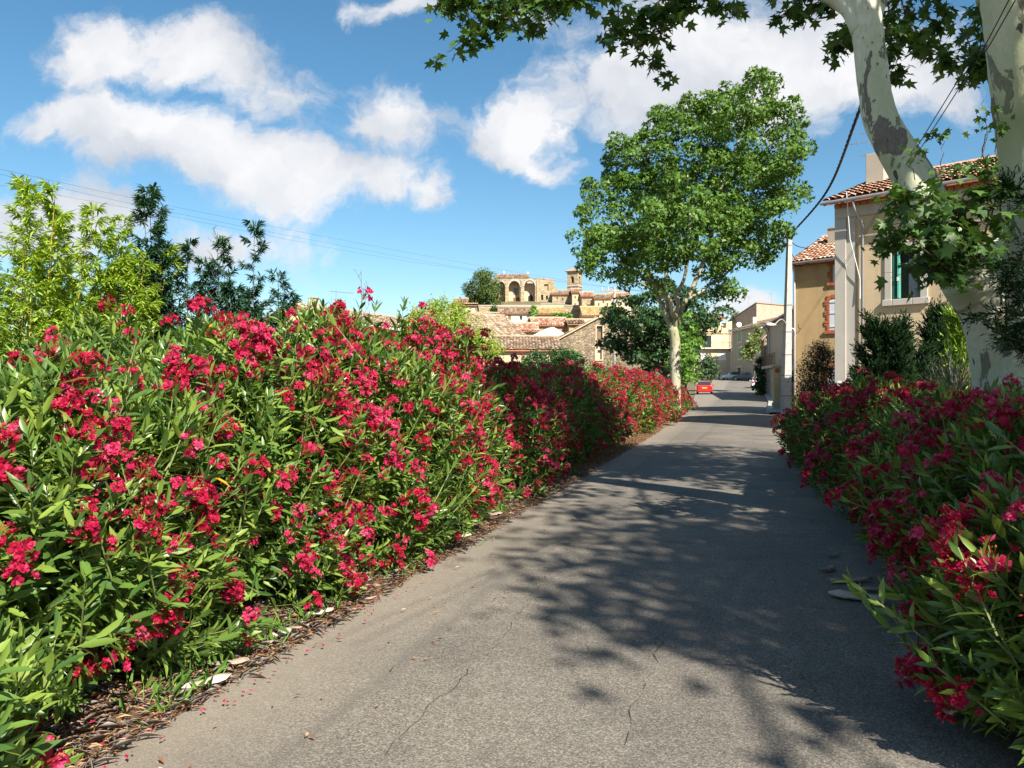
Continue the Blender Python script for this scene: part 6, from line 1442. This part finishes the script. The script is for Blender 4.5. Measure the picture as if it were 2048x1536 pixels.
def wire(name, label, pts, r, group=None, twist=False):
    P_ = [Vector(p) for p in pts]; out = []
    for i in range(len(P_) - 1):
        a, b, c, d = P_[max(i - 1, 0)], P_[i], P_[i + 1], P_[min(i + 2, len(P_) - 1)]
        for k in range(12): t = k / 12; out.append(.5 * ((2 * b) + (c - a) * t + (2 * a - 5 * b + 4 * c - d) * t * t + (3 * b - a - 3 * c + d) * t ** 3))
    out.append(P_[-1]); o0 = out[0].copy(); out = [p - o0 for p in out]; m = MB()
    if twist:
        dense = []
        for a, b in zip(out[:-1], out[1:]):
            k = max(2, int((b - a).length / .12)); dense += [a.lerp(b, j / k) for j in range(k)]
        dense.append(out[-1])
        for s in range(3): m.tube([p + Vector((math.cos(i * .55 + s * 2.09), 0, math.sin(i * .55 + s * 2.09))) * r * .95 for i, p in enumerate(dense)], r, 5)
    else: m.tube(out, r, 5)
    return m.build(name, MAT['cable'], None, o0, False, label, 'cable', group)
pt = P(1577, 473, 37.2)
wire('power_cable', 'thick twisted black cable climbing from the concrete pole to the top right', [pt, P(1652, 385, 29), P(1718, 222, 19.5), P(1800, -5, 14.6), Vector((6.6, 3.0, 9.2)), Vector((6.3, -9.0, 10.5))], .024, None, True)
for k, off in enumerate((0, .22)):
    wire('house_wire', ('left' if k == 0 else 'right') + ' one of two thin wires crossing before the near trunk', [P(1596, 662 + 6 * k, 37.4), P(1700, 508 + 6 * k, 15.5), P(1830 + 9 * k, 300, 6.9), P(1950 + 13 * k, 105, 5.3), P(2028 + 14 * k, -20, 4.5), Vector((1.4 + off, -1.0, 5.2))], .0038, 'two thin wires over the road')
wire('service_wire', 'short wire from the concrete pole top to the brick-trimmed house', [P(1579, 480, 37.3), P(1594, 492, 37.8), P(1616, 497, 38.3)], .02)
wire('service_wire', 'slack wire dropping from the pole top along the house corner', [P(1579, 482, 37.3), P(1584, 508, 37.4), P(1602, 534, 37.6)], .02)
for k, (a, b, c, d) in enumerate((((-60, 325), (420, 428), (950, 530), (1214, 574)), ((-60, 335), (420, 440), (950, 540), (1223, 575)), ((-60, 360), (300, 424), (800, 520), (1236, 577)))):
    wire('overhead_line', ('upper', 'middle', 'lower')[k] + ' thin overhead line crossing the sky left of the village', [P(*a, 26), P(*b, 38), P(*c, 52), P(*d, 62)], .004, 'overhead lines')
for k, (a, b) in enumerate((((1236, 577), (1340, 590)), ((1223, 575), (1300, 583)))): wire('overhead_line', ('left', 'right')[k] + ' short span running on from the weathered power pole', [P(*a, 62), P(*b, 75)], .012, 'overhead lines')

def iron_fence():
    A, B = P(1676, 775, 23.5), P(1736, 768, 19.5); L = math.hypot(B.x - A.x, B.y - A.y); root = empty('iron_fence', (A.x, A.y, 0), math.atan2(B.y - A.y, B.x - A.x), 'white iron garden railing under the ochre house', 'fence'); zt = 1.62
    MB().box(0, L, -.1, .1, -.2, .7).build('footing', MAT['dressed_stone'], root); m = MB(); m.tube([(0, 0, zt), (L, 0, zt)], .02, 5); m.tube([(0, 0, .85), (L, 0, .85)], .02, 5); m.build('rail', MAT['white_iron'], root)
    for k in range(22): x = L * k / 21; m = MB(); m.tube([(x, 0, .7), (x, 0, zt + .08)], .011, 5); m.build('bar', MAT['white_iron'], root)
iron_fence()

# --- cars
def car(label, loc, rz, prof, paint_, L, Wd, plate, name='parked_car', hatch=True):
    """x forward, y left. prof: stations (x, sill z, waist z, roof z, half width low, half width roof)"""
    root = empty(name, loc, rz, label, 'car', 'cars parked along the street'); N = len(prof); V = []; k = 9
    for (x, zs, zw, zr, w, wr) in prof:
        V += [(x, -w * .92, zs), (x, -w, zs + .18), (x, -w, zw - .05), (x, -w * .96, zw), (x, -wr, zr), (x, wr, zr), (x, w * .96, zw), (x, w, zw - .05), (x, w, zs + .18), (x, w * .92, zs)]
    k = 10; f = []; mi = []
    for i in range(N - 1):
        for j in range(k - 1):
            f.append((i * k + j, i * k + j + 1, (i + 1) * k + j + 1, (i + 1) * k + j))
            cab = prof[i][3] - prof[i][2] > .12 or prof[i + 1][3] - prof[i + 1][2] > .12
            side = j in (3, 5); both = prof[i][3] - prof[i][2] > .12 and prof[i + 1][3] - prof[i + 1][2] > .12
            top = j == 4
            mi.append(1 if (side and both) or (top and cab and abs(prof[i + 1][3] - prof[i][3]) > .25) else 0)
        f.append((i * k + 9, i * k, (i + 1) * k, (i + 1) * k + 9)); mi.append(2)
    f.append(tuple(range(k - 1, -1, -1))); mi.append(0); f.append(tuple((N - 1) * k + j for j in range(k))); mi.append(0)
    me = bpy.data.meshes.new('body'); me.from_pydata(V, [], f); [me.materials.append(MAT[q]) for q in (paint_, 'glass', 'bumper_dark')]; me.polygons.foreach_set('material_index', mi); me.update()
    b = bpy.data.objects.new('body', me); COL.objects.link(b); b.parent = root
    md = b.modifiers.new('bevel', 'BEVEL'); md.width = .03; md.segments = 2; md.limit_method = 'ANGLE'; md.angle_limit = .5
    xr = prof[0][0]; xf = prof[-1][0]; zw = prof[1][2]
    for sx in (xr + .72, xf - .80):
        for s in (-1, 1):
            y = s * (Wd / 2 - .10); m = MB(); m.tube([(sx, y - .10, .30), (sx, y - .07, .30), (sx, y + .07, .30), (sx, y + .10, .30)], [.26, .30, .30, .26], 20); w = m.build('wheel', MAT['tyre'], root); m = MB(); m.tube([(sx, y + s * .098, .30), (sx, y + s * .112, .30)], [.19, .17], 12); m.build('rim', MAT['rim'], w)
            a = MB(); a.tube([(sx, y + s * .06, .31), (sx, y + s * .075, .31)], .35, 18); a.build('wheel_arch', MAT['bumper_dark'], root)
    for s in (-1, 1):
        MB().bbox(xr - .03, xr + .12, s * (Wd / 2 - .22) - .10, s * (Wd / 2 - .22) + .13 if s > 0 else s * (Wd / 2 - .22) + .10, .62, .90, .03).build('tail_light', MAT['tail_lamp'], root)
        MB().bbox(xf - .16, xf + .02, s * (Wd / 2 - .28) - .17, s * (Wd / 2 - .28) + .17, .58, .74, .03).build('headlight', MAT['head_lamp'], root)
        MB().bbox(.35 + xf * .18, .52 + xf * .18, s * (Wd / 2 + .10) - .09, s * (Wd / 2 + .10) + .09, zw - .02, zw + .12, .03).build('mirror', MAT[paint_], root)
    MB().bbox(xr - .05, xr + .2, -Wd / 2 + .06, Wd / 2 - .06, .30, .52, .05).build('rear_bumper', MAT[paint_], root); MB().bbox(xf - .2, xf + .05, -Wd / 2 + .06, Wd / 2 - .06, .28, .50, .05).build('front_bumper', MAT[paint_], root)
    MB().box(xr - .065, xr - .045, -.26, .26, .62, .74).build('number_plate', MAT[plate], root)
    return root
HB = [(-1.9, .32, .80, .84, .70, .60), (-1.82, .26, .92, .98, .80, .66), (-1.55, .24, .95, 1.36, .83, .60), (-1.1, .23, .95, 1.45, .84, .60), (-.2, .22, .94, 1.47, .85, .60), (.35, .22, .92, 1.38, .85, .60), (1.0, .22, .90, .95, .84, .70), (1.6, .24, .80, .84, .80, .66), (1.88, .30, .62, .66, .68, .55)]
SD = [(-2.3, .34, .86, .90, .72, .60), (-2.2, .28, .96, 1.0, .82, .68), (-1.75, .26, .97, 1.02, .85, .70), (-1.0, .24, .95, 1.38, .87, .60), (-.3, .23, .94, 1.44, .88, .60), (.35, .23, .92, 1.38, .88, .60), (1.05, .23, .90, .96, .87, .72), (1.9, .25, .78, .83, .82, .66), (2.25, .32, .62, .67, .70, .55)]
Yr = 84.0; xr_ = X_at(1409, Yr)
car('red hatchback parked at the left kerb, seen from behind', (xr_, Yr, gz(xr_, Yr) + .02), math.radians(76), HB, 'paint_red', 3.8, 1.68, 'plate_yellow')
Yw = 141.0; xw = X_at(1462, Yw); car('silver white hatchback parked before the balcony house', (xw, Yw, gz(xw, Yw) + .02), math.radians(176), HB, 'paint_silver', 3.8, 1.68, 'plate_white')
Yd = 137.0; xd = X_at(1489, Yd); car('dark grey saloon parked right of the silver hatchback', (xd, Yd, gz(xd, Yd) + .02), math.radians(160), SD, 'paint_grey', 4.5, 1.75, 'plate_white')
Yp = 104.0; xp = X_at(1515, Yp); car('white car half hidden by the ivy at the right kerb', (xp, Yp, gz(xp, Yp) + .02), math.radians(74), HB, 'paint_white', 3.8, 1.68, 'plate_white')
b_ = X_at(1438.5, 140); MB().tube([(0, 0, -.1), (0, 0, .95), (0, 0, 1.05)], [.07, .07, .05], 8).build('bollard', MAT['iron'], None, (b_, 140, gz(b_, 140)), True, 'dark bollard left of the silver hatchback', 'bollard')
